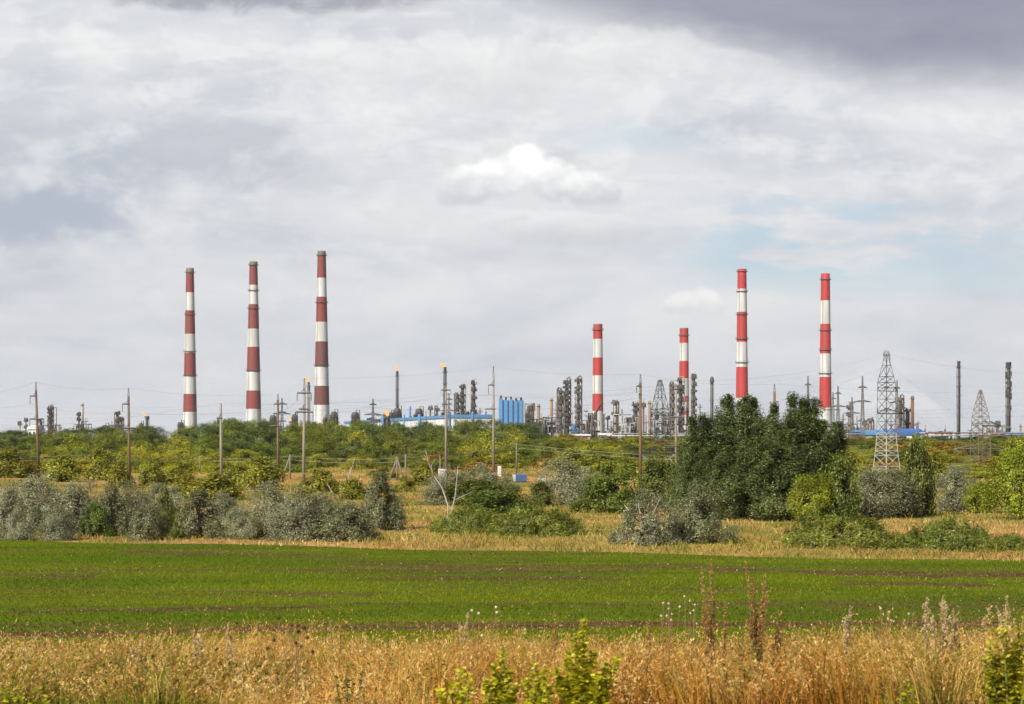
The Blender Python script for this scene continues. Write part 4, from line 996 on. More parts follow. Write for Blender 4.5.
def unit_block(px0, px1, top, d, label, seed, dens=1.0, mats=None):
    """open steel structure with vessels, coolers and pipes on its floors"""
    rs = random.Random(seed); pc = (px0 + px1) / 2; g = base_at(pc, d); s = d / F; W = (px1 - px0) * s; H = EYE + (HY - top) * s - g.z; D = min(W * .8, 12)
    mats = mats or [dark, dark2, pale]
    t = thing('process_unit', label, 'process unit', g); t['group'] = 'open steel process units'
    nb = max(2, int(W / 4.5)); nf = max(2, int(H / 4.2)); m = MB()
    for q in range(nb + 1):
        x = -W / 2 + W * q / nb; hh = H * (1 if rs.random() < .6 else rs.uniform(.55, .95))
        for y in (-D / 2, D / 2): m.bar((x, y, -.3), (x, y, hh), .22)
        m.bar((x, -D / 2, hh), (x, D / 2, hh), .2)
    for f in range(1, nf + 1):
        z = H * f / nf * .97
        for y in (-D / 2, D / 2): m.bar((-W / 2, y, z), (W / 2, y, z), .2)
        for q in range(nb):
            if rs.random() < .35: m.bar((-W / 2 + W * q / nb, -D / 2, z - H / nf), (-W / 2 + W * (q + 1) / nb, -D / 2, z), .12)
    m.build('steel_frame', rs.choice([dark, dark2]), t)
    for f in range(nf):
        z = H * f / nf * .97
        m = MB(); m.box((0, 0, z + .12), (W * .98, D * .96, .14)); m.build('deck', dark2, t) if f else None
        for q in range(int(nb * dens)):
            x = rs.uniform(-.45, .45) * W; y = rs.uniform(-.45, .1) * D; k = rs.random(); hh = min(H / nf * .85, 4)
            m = MB()
            if k < .4: r = rs.uniform(.5, 1.3); m.lathe([(r * .6, z + .15), (r, z + .5), (r, z + hh * .85), (r * .6, z + hh), (.1, z + hh * 1.03)], 10, 0, (x, y, 0)); nm = 'upright_drum'
            elif k < .7: r = rs.uniform(.5, 1.1); l = rs.uniform(2, 5); m.tube([(x - l / 2 - .4, y, z + .3 + r), (x - l / 2, y, z + .3 + r), (x + l / 2, y, z + .3 + r), (x + l / 2 + .4, y, z + .3 + r)], [r * .4, r, r, r * .4], 10); nm = 'lying_drum'
            else: m.box((x, y, z + hh * .4 + .2), (rs.uniform(1.5, 3.5), 2, hh * .8)); m.box((x, y, z + hh * .8 + .35), (rs.uniform(1.2, 2.4), 2.3, .3)); nm = 'cooler_box'
            m.build(nm, rs.choice(mats), t)
    m = MB()
    for q in range(int(5 * dens) + 2):
        x = rs.uniform(-.5, .5) * W; y = -D / 2 - rs.uniform(.2, .8); z1 = H * rs.uniform(.4, 1.08); x2 = x + rs.uniform(-.4, .4) * W
        m.tube([(x, y, 0), (x, y, z1 - .5), (x + (x2 - x) * .1, y, z1), (x2, y, z1), (x2, y, z1 - H * .2)], .26, 6)
    m.build('pipework', rs.choice(mats), t)
for a in [(525, 534, 403, 1120, 'tall dark open unit touching the blue ribbed block', 1, 1.4, [dark, dark2, rust]), (528, 545, 419, 1100, 'brown open unit below the two tan stacks', 2, 1.3), (543, 560, 417, 1110, 'dark open unit around the white footed tan stack', 3, 1.5),
          (571, 577, 424, 1120, 'narrow unit with blue boxes between twin and single towers', 4, 1.2, [blue, dark]), (582, 592, 420, 1150, 'low dark unit left of the short thick chimney', 5, 1.2), (588, 597, 413, 1160, 'dark hoist unit at the left foot of the short thick chimney', 6, 1.2),
          (604, 612, 428, 1130, 'low brown unit right of the short thick chimney', 7), (617, 631, 414, 1160, 'open pipe frame unit with white drums between two towers', 8, 1.3, [pale, white_st, dark, rust]), (629, 640, 418, 1190, 'dark unit at the foot of the tower by the tan pole', 9, 1.2),
          (652, 672, 412, 1200, 'dense dark unit seen through the lattice pylon', 10, 1.5), (666, 700, 424, 1180, 'long low unit at the feet of the three towers', 11, 1.2, [dark, blue, pale]), (698, 712, 428, 1190, 'low unit left of the poplars', 12),
          (838, 856, 424, 1200, 'dark unit right of the last striped chimney', 13, 1.3), (852, 866, 428, 1190, 'low dark unit left of the blue shed', 14), (896, 916, 424, 1130, 'dark unit at the feet of the rusty stacks', 15, 1.4),
          (930, 950, 432, 1080, 'low pipe unit right of the blue shed', 16), (985, 1004, 426, 1090, 'pipe unit behind the short pylon arm', 17), (35, 58, 425, 1320, 'low dark unit at the foot of the framed dark tower', 18), (75, 90, 424, 1340, 'low unit around the thin grey stack', 19),
          (110, 124, 425, 1370, 'low unit at the foot of the double headed tower', 20), (134, 150, 428, 1420, 'low unit below the low orange flare', 21), (376, 394, 415, 1330, 'unit with blue boxes at the stubby flare', 22, 1.2, [blue, dark, rust]), (455, 478, 413, 1215, 'low dark unit at the feet of the towers above the hall', 23)]: unit_block(*a)
# slanting conveyor at the short thick chimney
g = base_at(592, 1140); s = 1140 / F
t = thing('slanting_boom', 'dark slanting boom in front of the short thick chimney', 'boom', g)
m = MB(); m.tube([(0, 0, -.3), (0, 0, 14)], .7, 8); m.build('mast', dark, t)
m = MB(); e = (10.5 * s, 0, EYE + (HY - 402) * s - g.z); m.bar((0, -.8, 12), e, .45); m.bar((0, -.8, 14), (e[0], 0, e[2] + 1), .3); [m.bar((e[0] * q / 8, -.8, 12 + (e[2] - 12) * q / 8), (e[0] * (q + .5) / 8, -.8, 14 + (e[2] - 13) * (q + .5) / 8), .15) for q in range(8)]; m.build('arm', dark, t)
# blue shed and pipe racks on the right
def shed(px0, px1, top, d, label, roofm, wallm, hr=.35, depth=18):
    pc = (px0 + px1) / 2; g = base_at(pc, d); s = d / F; W = (px1 - px0) * s; H = EYE + (HY - top) * s - g.z
    t = thing('plant_shed', label, 'shed', g)
    m = MB(); m.box((0, depth / 2, H * (1 - hr) / 2 - .2), (W, depth, H * (1 - hr) + .4)); m.build('wall', wallm, t)
    m = MB(); z0, z1 = H * (1 - hr), H; m.add([(-W / 2 - .6, -.8, z0), (W / 2 + .6, -.8, z0), (W / 2 + .6, depth + .8, z0), (-W / 2 - .6, depth + .8, z0), (-W / 2 - .6, -.8, z0 + (z1 - z0) * .55), (W / 2 + .6, -.8, z0 + (z1 - z0) * .55), (W / 2, depth / 2, z1), (-W / 2, depth / 2, z1), (W / 2 + .6, depth + .8, z0 + .3), (-W / 2 - .6, depth + .8, z0 + .3)],
        [(3, 2, 1, 0), (0, 1, 5, 4), (4, 5, 6, 7), (7, 6, 8, 9), (1, 2, 8, 6, 5), (3, 0, 4, 7, 9), (2, 3, 9, 8)]); m.build('roof', roofm, t)
    n_ = max(2, int(W / 7))
    for q in range(n_):
        m = MB(); m.box((-W / 2 + W * (q + .5) / n_, -.06, H * (1 - hr) * .55), (W / n_ * .55, .1, H * (1 - hr) * .42)); m.build('window', surf('window_glass', (.05, .07, .09), (.08, .10, .13), .4, .15), t)
shed(855, 897, 430, 1090, 'long shed with a bright blue roof behind the tall pylon', blue, surf('grey_wall', (.30, .29, .28), (.22, .21, .2), .2, .85), .5)
shed(896, 923, 428.5, 1060, 'dark blue shed with a white lower wall below the rusty stacks', surf('deep_blue_roof', (.03, .10, .34), (.04, .13, .4), .1, .5), whall, .55)
shed(570, 590, 434, 1090, 'low pale shed at the feet of the twin dark towers', whall, concf, .3)
shed(678, 704, 433, 1120, 'white roofed low shed at the feet of the three dark towers', whall, concf, .3)
shed(1008, 1060, 432, 1080, 'low blue grey shed right of the thick dark flare', lblue, concf, .4)
shed(28, 36, 425, 1290, 'small white shed behind the foot of the first wooden pole', whall, whall, .3)
shed(56, 76, 431, 1290, 'low dark shed with flat roof between framed tower and thin grey stack', dark, dark2, .3)
shed(600, 612, 433, 1120, 'low white shed right of the short thick chimney', whall, white_st, .3)
def rack(px0, px1, top, d, label, seed):
    rs = random.Random(seed); pc = (px0 + px1) / 2; g = base_at(pc, d); s = d / F; W = (px1 - px0) * s; H = EYE + (HY - top) * s - g.z
    t = thing('pipe_rack', label, 'pipe rack', g); t['group'] = 'pipe racks'
    n_ = int(W / 8); m = MB()
    for q in range(n_ + 1):
        x = -W / 2 + W * q / n_
        for y in (-2, 2): m.bar((x, y, -.4), (x, y, H), .2)
        for z in (H * .6, H * .97): m.bar((x, -2.4, z), (x, 2.4, z), .18)
    m.build('trestle', dark2, t)
    for q in range(8):
        m = MB(); y = -2 + .55 * q; z = (H * .6 if q % 2 else H * .97) + .45; x0 = -W / 2 * rs.uniform(.6, 1); m.tube([(x0, y, z), (W / 2 * rs.uniform(.6, 1), y, z)], rs.uniform(.2, .4), 8); m.build('pipe', rs.choice([pale, dark, rust, white_st, dark2]), t)
def mast(px, top, d):
    g = base_at(px, d); s = d / F; H = EYE + (HY - top) * s - g.z
    t = thing('thin_mast', 'thin dark mast rising among the process units and pipe racks', 'mast', g); t['group'] = 'thin masts of the refinery'
    r = random.uniform(.35, .7); MB().tube([(0, 0, -.4), (0, 0, H)], [r, r * .6], 7).build('post', random.choice([dark, dark2, rust, pale]), t)
    for q in range(random.randint(1, 3)):
        z = H * random.uniform(.5, .97); m = MB(); m.box((0, 0, z), (random.uniform(2, 4), 1.6, .3)); m.bar((-1.2, 0, z), (-1.2, 0, z + 1.3), .1); m.bar((1.2, 0, z), (1.2, 0, z + 1.3), .1); m.build('platform', dark, t)
random.seed(3)
for px, top in [(527, 409), (541, 413), (547, 417), (556, 402), (572, 411), (586, 408), (591, 416), (604, 414), (611, 421), (622, 409), (627, 417), (640, 412), (646, 415), (655, 409), (663, 404), (668, 413), (687, 398), (700, 404), (705, 415), (843, 414), (857, 416), (874, 422), (885, 424), (891, 418), (904, 420), (918, 421), (936, 431), (951, 432), (970, 430), (1002, 428),
                (480, 408), (486, 411), (448, 410), (426, 411), (60, 424), (86, 418), (112, 421), (128, 424), (301, 420), (287, 424), (341, 423)]:
    mast(px, top, random.uniform(1120, 1280))
rack(912, 985, 433.5, 1060, 'long dark pipe rack between the blue shed and the short pylon', 1)
rack(976, 1030, 434, 1050, 'pipe rack behind the short pylon and the thick dark flare', 2)
rack(596, 700, 434.5, 1075, 'long pipe rack along the feet of the units in mid picture', 3)
rack(836, 862, 433, 1080, 'short pipe rack left of the blue shed', 4)
# ------------------------------------------------------------------ foreground: dry bank with grass and weeds
random.seed(5)
def bank_xy(n, y0=12.6, y1=29.5, pw=1.0):
    y = y0 + (y1 - y0) * RNG.random(n) ** pw; x = (RNG.random(n) * 2 - 1) * (.30 * y + .7); return x, y
def tone(x, y):
    a = fnoise(x / 1.3, y / 2.2, 101); b = fnoise(x / .8, y / 1.6, 102); return a, b
N = 105000
x, y = bank_xy(N, 12.9)
a, b = tone(x, y)
straw = pal_pick([(.34, .195, .042), (.56, .36, .09), (.78, .58, .21)], N, RNG); rusty = pal_pick([(.22, .09, .015), (.38, .17, .028), (.54, .29, .06)], N, RNG); gre = pal_pick([(.08, .10, .012), (.16, .175, .02), (.28, .26, .04)], N, RNG)
lefty = sstep(-1.5, -4.5, x * 18 / y)
rf = sstep(.44, .60, b - .10 * lefty + .08 * RNG.normal(size=N) + .06 * sstep(0, 4, x * 18 / y) + .07 * sstep(-.2, .6, x * 18 / y) * (1 - sstep(1.6, 2.4, x * 18 / y)))[:, None]; gf = sstep(.47, .60, .08 * sstep(1.3, 1.9, x * 18 / y) * (1 - sstep(2.4, 3, x * 18 / y)) + .05 * sstep(-1.6, -.8, x * 18 / y) * (1 - sstep(-.2, .5, x * 18 / y)) + a + .09 * RNG.normal(size=N))[:, None]
cc = straw * (1 - rf) + rusty * rf; cc = cc * (1 - gf) + gre * gf
hh = (.20 + .40 * RNG.random(N) ** 1.5) * (.12 + 1.35 * fnoise(x / .95, y / 1.1, 110) + .65 * sstep(.45, .8, fnoise(x / .34, y / .45, 111))); hh *= (.62 + .85 * fnoise(x / 2.0, y / 3.5, 130)) * (1.12 + .33 * sstep(-5, 0, x * 18 / y)) * (.52 + .62 * sstep(12.6, 23, y)) * (1 + .30 * sstep(2, 4, x * 18 / y)) * (1 - .25 * sstep(25, 29, y))
hh = np.minimum(hh * 1.12, .64 + .42 * RNG.random(N) ** 2)
ob, tip = blades('dry_grass', np.stack([x, y, hgt(x, y) - .02], 1), hh, .005 + .006 * RNG.random(N), .2 + .7 * RNG.random(N), cc.clip(.003, 1), lblade, la=6.28 * 2 * fnoise(x / .9, y / 1.2, 120) + .9 * RNG.normal(size=N))
# feathery seed heads on part of the stems
sel = np.where((RNG.random(N) < .22 + .10 * lefty) & (hh > .2))[0]
K = 13; M = len(sel)
base = np.stack([x, y, hgt(x, y)], 1)[sel]; tp = tip[sel]
f = .62 + .42 * np.linspace(0, 1, K)[None, :, None] + .03 * RNG.normal(size=(M, K, 1))
ctr = base[:, None, :] + (tp - base)[:, None, :] * f + RNG.normal(size=(M, K, 3)) * np.array([.016, .016, .012])
hc = np.where((RNG.random(M) < .55)[:, None], pal_pick([(.50, .32, .09), (.72, .52, .22)], M, RNG), pal_pick([(.36, .17, .04), (.56, .32, .095)], M, RNG))
cen = ctr.reshape(-1, 3); hcol = np.repeat(hc, K, 0) * (1 + .15 * RNG.normal(size=(M * K, 1))).clip(.6, 1.4)
v, cl, k = leaf_arrays(cen, RNG.normal(size=(M * K, 3)), .020 + .026 * RNG.random(M * K), .005 + .007 * RNG.random(M * K), hcol.clip(.01, .95), RNG, axis=np.repeat(tp - base, K, 0) + RNG.normal(size=(M * K, 3)) * .25)
sh = np_mesh('seed_head_fluff', v, np.arange(len(v)), np.full(M * K, k), cl, lblade); sh['kind'] = 'stuff'; sh.name = 'grass_seed_fluff'
# larger feathery plumes leaning over the rest
M = 2100; K = 46
x, y = bank_xy(M, 13.2, 28); hp = 1.42 * (.26 + .30 * RNG.random(M)) * (.62 + .5 * sstep(12.6, 23, y)); la = 6.28 * 2 * fnoise(x / .9, y / 1.2, 120) + .7 * RNG.normal(size=M); ln_p = (.25 + .45 * RNG.random(M)) * hp
f = (.45 + .55 * np.linspace(0, 1, K))[None, :, None]
dr_ = np.stack([np.cos(la) * ln_p, np.sin(la) * ln_p, np.zeros(M)], 1)[:, None, :]; up_ = np.stack([np.zeros(M), np.zeros(M), hp], 1)[:, None, :]
base = np.stack([x, y, hgt(x, y)], 1)[:, None, :]
ctr = base + up_ * (f - .18 * f ** 3) * 1.15 + dr_ * f ** 2.2 + RNG.normal(size=(M, K, 3)) * np.array([.027, .027, .016]) * (1.28 - f)
hc = np.where((RNG.random(M) < .6)[:, None], pal_pick([(.52, .34, .10), (.74, .56, .26)], M, RNG), pal_pick([(.38, .18, .04), (.58, .33, .095)], M, RNG))
v, cl, k = leaf_arrays(ctr.reshape(-1, 3), RNG.normal(size=(M * K, 3)), .026 + .03 * RNG.random(M * K), .005 + .006 * RNG.random(M * K), (np.repeat(hc, K, 0) * (1 + .15 * RNG.normal(size=(M * K, 1)))).clip(.01, .95), RNG, axis=np.repeat((up_ + dr_ * 1.4)[:, 0, :], K, 0) + RNG.normal(size=(M * K, 3)) * .16)
pl_ = np_mesh('grass_plumes', v, np.arange(len(v)), np.full(M * K, k), cl, lblade); pl_['kind'] = 'stuff'; pl_.name = 'feather_grass'
# undergrowth leaves of low herbs, olive and yellowish, and dead brown leaves
N = 42000; x, y = bank_xy(N, 12.8, 29.8); a, b = tone(x, y); ok = RNG.random(N) < .3 + .9 * sstep(.45, .60, a); x, y, b = x[ok], y[ok], b[ok]; n = len(x)
cen = np.stack([x, y, hgt(x, y) + .03 + .46 * RNG.random(n) ** 1.3], 1)
cc = np.where((RNG.random(n) < .70)[:, None], pal_pick([(.05, .075, .012), (.12, .15, .02), (.24, .23, .035)], n, RNG), pal_pick([(.14, .07, .03), (.30, .18, .08)], n, RNG))
v, cl, k = leaf_arrays(cen, RNG.normal(size=(n, 3)) * .7 + np.array([0, -.3, .7]), .02 + .028 * RNG.random(n), .010 + .012 * RNG.random(n), cc.clip(.004, 1), RNG, OVATE, fold=.3)
hb = np_mesh('herb_leaves', v, np.arange(len(v)), np.full(n, k), cl, lblade); hb['kind'] = 'stuff'; hb.name = 'undergrowth'

# tall weeds, each a thing of its own
stem_b = surf('brown_stem', (.21, .11, .05), (.15, .08, .035), 20, .9); stem_p = surf('pale_stem', (.48, .39, .24), (.40, .31, .18), 20, .9); stem_g = surf('green_stem', (.16, .17, .04), (.11, .13, .03), 20, .8)
lherb = leafmat('herb_leaf', .42, 0, 0, .02)
def wbase(px, d): return base_at(px, d)
def stem_set(H, n, spread, rng, lean=0.):
    out = []
    for q in range(n):
        a = rng.random() * 6.28; r = spread * (.4 + 1.1 * rng.random()); hh = H * (1 if q == 0 else rng.uniform(.62, .96))
        e = np.array([math.cos(a) * r + lean, math.sin(a) * r * .7, hh]); m = e * np.array([.28, .28, .55]) + np.array([rng.normal() * .03, rng.normal() * .03, .0]); b0 = np.array([math.cos(a) * .015, math.sin(a) * .015, -.08])
        out.append((b0, m, e))
    return out
def bez(s_, f):
    b0, m, e = s_; f = np.asarray(f)[:, None]; return b0 * (1 - f) ** 2 + 2 * (m * 1.0) * f * (1 - f) + e * f ** 2
def weed(kind, px, top, d, label, seed, n=4, spread=.12, pal=None, stemm=None, name=None, cat='weed', dens=.42, group='tall dry weeds of the bank', lean=0.):
    rng = np.random.default_rng(seed); rr = random.Random(seed); g = wbase(px, d); H = EYE + (HY - top) / F * d - g.z
    t = thing(name or {'dock': 'dock_plant', 'mullein': 'dry_stalk', 'wormwood': 'wormwood'}.get(kind, 'weed'), label, cat, g); t['group'] = group
    ss = stem_set(H, n, spread, rng, lean); m = MB()
    twigs = []
    for s_ in ss:
        p = bez(s_, np.linspace(0, 1, 6)); m.tube(p, [.005, .0045, .004, .0035, .003, .0015], 5)
        nb = {'dock': 9, 'mullein': 5, 'wormwood': 14}[kind]
        for q in range(nb):
            f = (.38 if kind != 'mullein' else .5) + .55 * q / nb; p0 = bez(s_, [f])[0]; a = rng.random() * 6.28; L_ = H * (.16 if kind == 'wormwood' else .09) * (1.15 - f) * rng.uniform(.7, 1.4)
            e = p0 + np.array([math.cos(a) * L_ * .6, math.sin(a) * L_ * .6, L_ * 1.1]); twigs.append((p0, e)); m.tube([p0, e], [.003, .0012], 4)
    m.build('stalk', stemm or stem_b, t)
    if kind == 'wormwood': dens = .75
    if n >= 5 and kind == 'dock': dens = .52
    cs = []; ax = []
    for s_ in ss:
        f = .36 + .64 * rng.random(int(420 * dens)) ** .9; p = bez(s_, f); cs.append(p + rng.normal(size=p.shape) * .022 * (1.3 - f)[:, None] * np.array([1, 1, .6])); ax.append(np.tile([0, 0, 1.], (len(f), 1)))
    for p0, e in twigs:
        f = rng.random(int(48 * dens))[:, None]; cs.append(p0 + (e - p0) * f + rng.normal(size=(len(f), 3)) * .008); ax.append(np.tile(e - p0, (len(f), 1)))
    c = np.concatenate(cs); axx = np.concatenate(ax) + rng.normal(size=c.shape) * .6
    cl = pal_pick(pal, len(c), rng, .2).clip(.01, .95)
    v, cl, k = leaf_arrays(c, rng.normal(size=c.shape), .012 + .014 * rng.random(len(c)), .007 + .006 * rng.random(len(c)), cl, rng, axis=axx)
    np_mesh('seed_cluster', v, np.arange(len(v)), np.full(len(c), k), cl, lherb, t)
    return t
DOCK = [(.20, .105, .028), (.37, .215, .065), (.54, .355, .13)]; PALE = [(.42, .32, .15), (.58, .46, .25), (.72, .62, .40)]; OLV = [(.17, .155, .035), (.32, .27, .08), (.48, .40, .18)]
for a in [('dock', 757, 560, 16.2, 'tallest reddish brown dock with dense spires, against the green field', 1, 9, .075, DOCK), ('dock', 712, 559, 17.0, 'tall brown dock with two thin spires left of the tallest one', 2, 5, .10, DOCK),
          ('dock', 722, 600, 17.5, 'slim brown dock between the two tallest ones', 3, 2, .06, DOCK),  ('dock', 553, 612, 18, 'thin rusty weed just left of the yellow goldenrod top', 5, 2, .06, DOCK),
          ('wormwood', 935, 597, 17.0, 'pale tan wormwood with one leaning spire on the right', 6, 2, .10, PALE), ('wormwood', 950, 594, 17.2, 'pale tan wormwood, tallest of the right hand group', 7, 4, .08, PALE), ('wormwood', 962, 610, 17.4, 'pale tan wormwood, shortest of the right hand group', 8, 3, .09, PALE),
          ('wormwood', 847, 606, 16.6, 'pale dried weed standing single between dock and wormwood', 9, 2, .07, PALE), ('mullein', 882, 610, 17.2, 'dry stalk with bead like seed heads right of the single pale weed', 10, 2, .1, OLV), ('mullein', 907, 612, 17, 'dry beaded stalk left of the wormwood group', 11, 2, .12, OLV),
           ('dock', 770, 610, 16.5, 'short brown dock touching the tallest one on its right', 13, 3, .1, DOCK), ('mullein', 465, 612, 17, 'pale thin stalk with small white heads right of centre', 14, 3, .08, PALE),
          ('wormwood', 232, 622, 18.5, 'thin pale weed rising above the left grass', 15, 2, .06, PALE), ('wormwood', 200, 630, 18, 'pale feathery weed on the left half of the bank', 16, 3, .1, PALE), 
          ('mullein', 335, 618, 18, 'olive thin stalk left of the picture centre', 18, 2, .06, OLV),  ('dock', 650, 622, 17.4, 'reddish thin weed left of the pink flowers', 20, 3, .12, DOCK),
          ('mullein', 985, 604, 17.4, 'tan stalk behind the leafy shrub at the right edge', 21, 3, .12, PALE), ('wormwood', 1012, 596, 17.6, 'tan weed above the leafy shrub at the right edge', 22, 3, .1, PALE), 
          ('wormwood', 145, 640, 17, 'straw coloured feathery weed among left grass', 24, 4, .14, PALE), ('wormwood', 20, 650, 16, 'straw coloured weed at the left picture edge', 25, 4, .14, PALE), ('mullein', 790, 628, 16.2, 'olive stalks right of the tallest dock', 26, 4, .14, OLV)]: weed(*a)
# thistles
def heads_plant(px, top, d, label, heads, headm, seed, nm, hr=.014, group=None, petals=None):
    rr = random.Random(seed); g = wbase(px, d); s = d / F; t = thing(nm, label, 'thistle', g)
    if group: t['group'] = group
    m = MB(); pts = []
    zt = EYE + (HY - top) * s - g.z
    for hx, hy in heads:
        X = (hx - px) * s; Z = EYE + (HY - hy) * s - g.z; Y = rr.uniform(-.08, .08); pts.append((X, Y, Z))
        f = rr.uniform(.35, .6); bx_ = X * .45 + rr.uniform(-.03, .03); m.tube([(bx_, Y, -.06), (bx_ + (X - bx_) * f * .5, Y, Z * f), (X, Y, Z)], [.004, .0035, .002], 5)
    m.build('stalk', stem_b, t)
    for X, Y, Z in pts:
        h_ = MB(); h_.lathe([(hr * .3, -hr), (hr, -hr * .3), (hr * .95, hr * .4), (hr * .6, hr)], 9, 0, (X, Y, Z))
        for q in range(22):
            dr = Vector((rr.gauss(0, 1), rr.gauss(0, 1), rr.gauss(.3, 1))).normalized(); p = Vector((X, Y, Z)); h_.tube([p + dr * hr * .8, p + dr * hr * 1.55], [hr * .16, hr * .04], 3)
        h_.build('flower_head', headm, t)
burr = surf('dark_burr', (.045, .018, .012), (.08, .03, .02), 30, .9); pinkh = surf('pink_flower', (.52, .33, .38), (.60, .50, .46), 30, .8); whiteh = surf('white_down', (.70, .64, .54), (.58, .50, .40), 30, .9)
heads_plant(296, 616, 15.5, 'dry burdock with dark round burr heads left of centre', [(279, 617), (292, 625), (298, 626), (305, 627), (298, 632), (307, 638), (273, 641), (296, 643), (302, 646), (268, 648), (313, 651)], burr, 1, 'burdock', .014)
heads_plant(668, 602, 15.8, 'thistle with faded pink and white flowers left of the tall docks', [(664, 604), (668, 603), (669, 609), (667, 616), (672, 614), (662, 617), (671, 620), (679, 606)], pinkh, 2, 'pink_thistle', .009)
heads_plant(692, 596, 15.8, 'thistle with pale downy heads between pink thistle and tall docks', [(684, 596), (690, 601), (694, 604), (693, 610), (691, 614), (696, 623), (697, 632)], whiteh, 3, 'downy_thistle', .007)
heads_plant(477, 607, 16, 'weed with a few white downy heads near mid picture', [(472, 610), (479, 613), (496, 608), (497, 612), (482, 635)], whiteh, 4, 'downy_thistle', .010)
heads_plant(885, 608, 16.5, 'thistle with small tan heads left of the wormwood group', [(881, 609), (891, 613), (907, 613), (892, 621), (906, 628)], stem_p, 5, 'tan_thistle', .010)
# leafy plants
def leafy(name, px, d, tops, label, cat, seed, pal, nleaf=70, ls=.055, flower=None, group=None, asp=.72):
    rng = np.random.default_rng(seed); g = wbase(px, d); s = d / F; t = thing(name, label, cat, g)
    if group: t['group'] = group
    C_, N_, A_ = [], [], []; m = MB(); FL = []
    for tx, ty in tops:
        e = np.array([(tx - px) * s, rng.normal() * .05, EYE + (HY - ty) * s - g.z]); b0 = np.array([(tx - px) * s * .35, rng.normal() * .03, -.05]); md = (b0 + e) * .5 + np.array([(b0[0] - e[0]) * .15, 0, 0]); s_ = (b0, md, e)
        m.tube(bez(s_, np.linspace(0, 1, 6)), [.009, .008, .007, .006, .004, .002], 5)
        f = .12 + .86 * rng.random(nleaf); p = bez(s_, f); a = rng.random(nleaf) * 6.28; out = np.stack([np.cos(a), np.sin(a), .25 + .4 * rng.random(nleaf)], 1)
        r = ls * (.55 + .7 * (1 - f)) ; C_.append(p + out * r[:, None] * .75); A_.append(out); N_.append(np.stack([-np.cos(a) * .35, -np.sin(a) * .35, np.ones(nleaf)], 1) + rng.normal(size=(nleaf, 3)) * .35)
        if flower:
            ff = .80 + .22 * rng.random(60); q = bez(s_, ff); FL.append(q + rng.normal(size=q.shape) * .008 * (1.5 - (ff - .8) * 4)[:, None].clip(.3, 1.5))
    m.build('stem', stem_g, t)
    c = np.concatenate(C_); n_ = len(c); hgt_f = (c[:, 2] / max(c[:, 2].max(), .1)).clip(0, 1)[:, None]
    cl = pal_pick(pal, n_, rng, .12).clip(.01, .9)
    ln = ls * (.7 + .7 * rng.random(n_)) * (1.15 - .5 * hgt_f[:, 0])
    v, cl, k = leaf_arrays(c, np.concatenate(N_), ln, ln * asp, cl, rng, OVATE, axis=np.concatenate(A_), fold=.25)
    np_mesh('foliage', v, np.arange(len(v)), np.full(n_, k), cl, lherb, t)
    if flower:
        for c in FL:
            v, cl, k = leaf_arrays(c, rng.normal(size=c.shape) + np.array([0, 0, .6]), .024, .018, pal_pick(flower, len(c), rng), rng, OVATE)
            np_mesh('flower_spike', v, np.arange(len(v)), np.full(len(c), k), cl, lherb, t)
    return t
YG = [(.28, .30, .012), (.54, .54, .025), (.70, .65, .05)]; YGD = [(.20, .22, .012), (.42, .41, .022), (.62, .55, .045)]; FLW = [(.42, .42, .04), (.55, .50, .08)]
leafy('leafy_shoot', 578, 12.3, [(584, 618), (575, 636), (567, 652), (594, 650), (618, 657), (606, 662), (556, 668), (583, 644), (600, 676), (570, 676)], 'brightest yellow green leafy shoot in the centre foreground, tallest of its kind', 'leafy plant', 41, YG, 150, .052, FLW)
leafy('leafy_shoot', 538, 12.3, [(534, 662), (545, 668), (526, 680), (540, 686), (550, 684)], 'low yellow green shoot just left of the brightest one', 'leafy plant', 42, YG, 120, .050, FLW)
leafy('leafy_shoot', 498, 12.3, [(503, 650), (494, 666), (510, 670), (486, 680), (516, 684), (500, 676)], 'yellow green shoot with one pointed top, second from the brightest', 'leafy plant', 43, YG, 125, .050, FLW)
leafy('leafy_shoot', 458, 12.3, [(461, 668), (471, 674), (450, 682), (438, 690), (464, 690)], 'low yellow green shoot furthest left of the central ones', 'leafy plant', 44, YG, 55, .055)
leafy('leafy_shoot', 20, 12.3, [(8, 692), (22, 684), (36, 688), (2, 688), (50, 696)], 'yellowish leafy patch in the bottom left corner', 'leafy plant', 45, YGD, 45, .05)
leafy('leafy_shrub', 1012, 12.2, [(988, 638), (1004, 618), (996, 628), (984, 656), (1028, 612), (980, 684), (1020, 626), (1008, 648), (986, 668), (1000, 628), (1012, 618), (1024, 610), (992, 648), (1018, 640), (1030, 632), (1004, 660), (1016, 670), (996, 676)], 'leafy yellow green shrub at the right picture edge', 'shrub', 46, YGD, 105, .044, None, None, .62)
leafy('leafy_shoot', 745, 14.2, [(752, 640), (738, 652), (762, 648), (730, 668), (720, 660), (745, 664)], 'olive leafy plant at the foot of the tallest dock', 'leafy plant', 47, [(.07, .09, .015), (.16, .17, .03), (.30, .28, .04)], 60, .04)
leafy('leafy_shoot', 908, 12.3, [(905, 676), (912, 684), (900, 690)], 'small green shoot in the grass below the wormwood group', 'leafy plant', 48, YGD, 30, .04)
leafy('leafy_shoot', 350, 14, [(345, 660), (362, 668), (335, 672), (352, 676)], 'low olive herb in the grass below the burdock', 'leafy plant', 49, [(.08, .10, .02), (.18, .18, .035), (.28, .25, .05)], 40, .04)

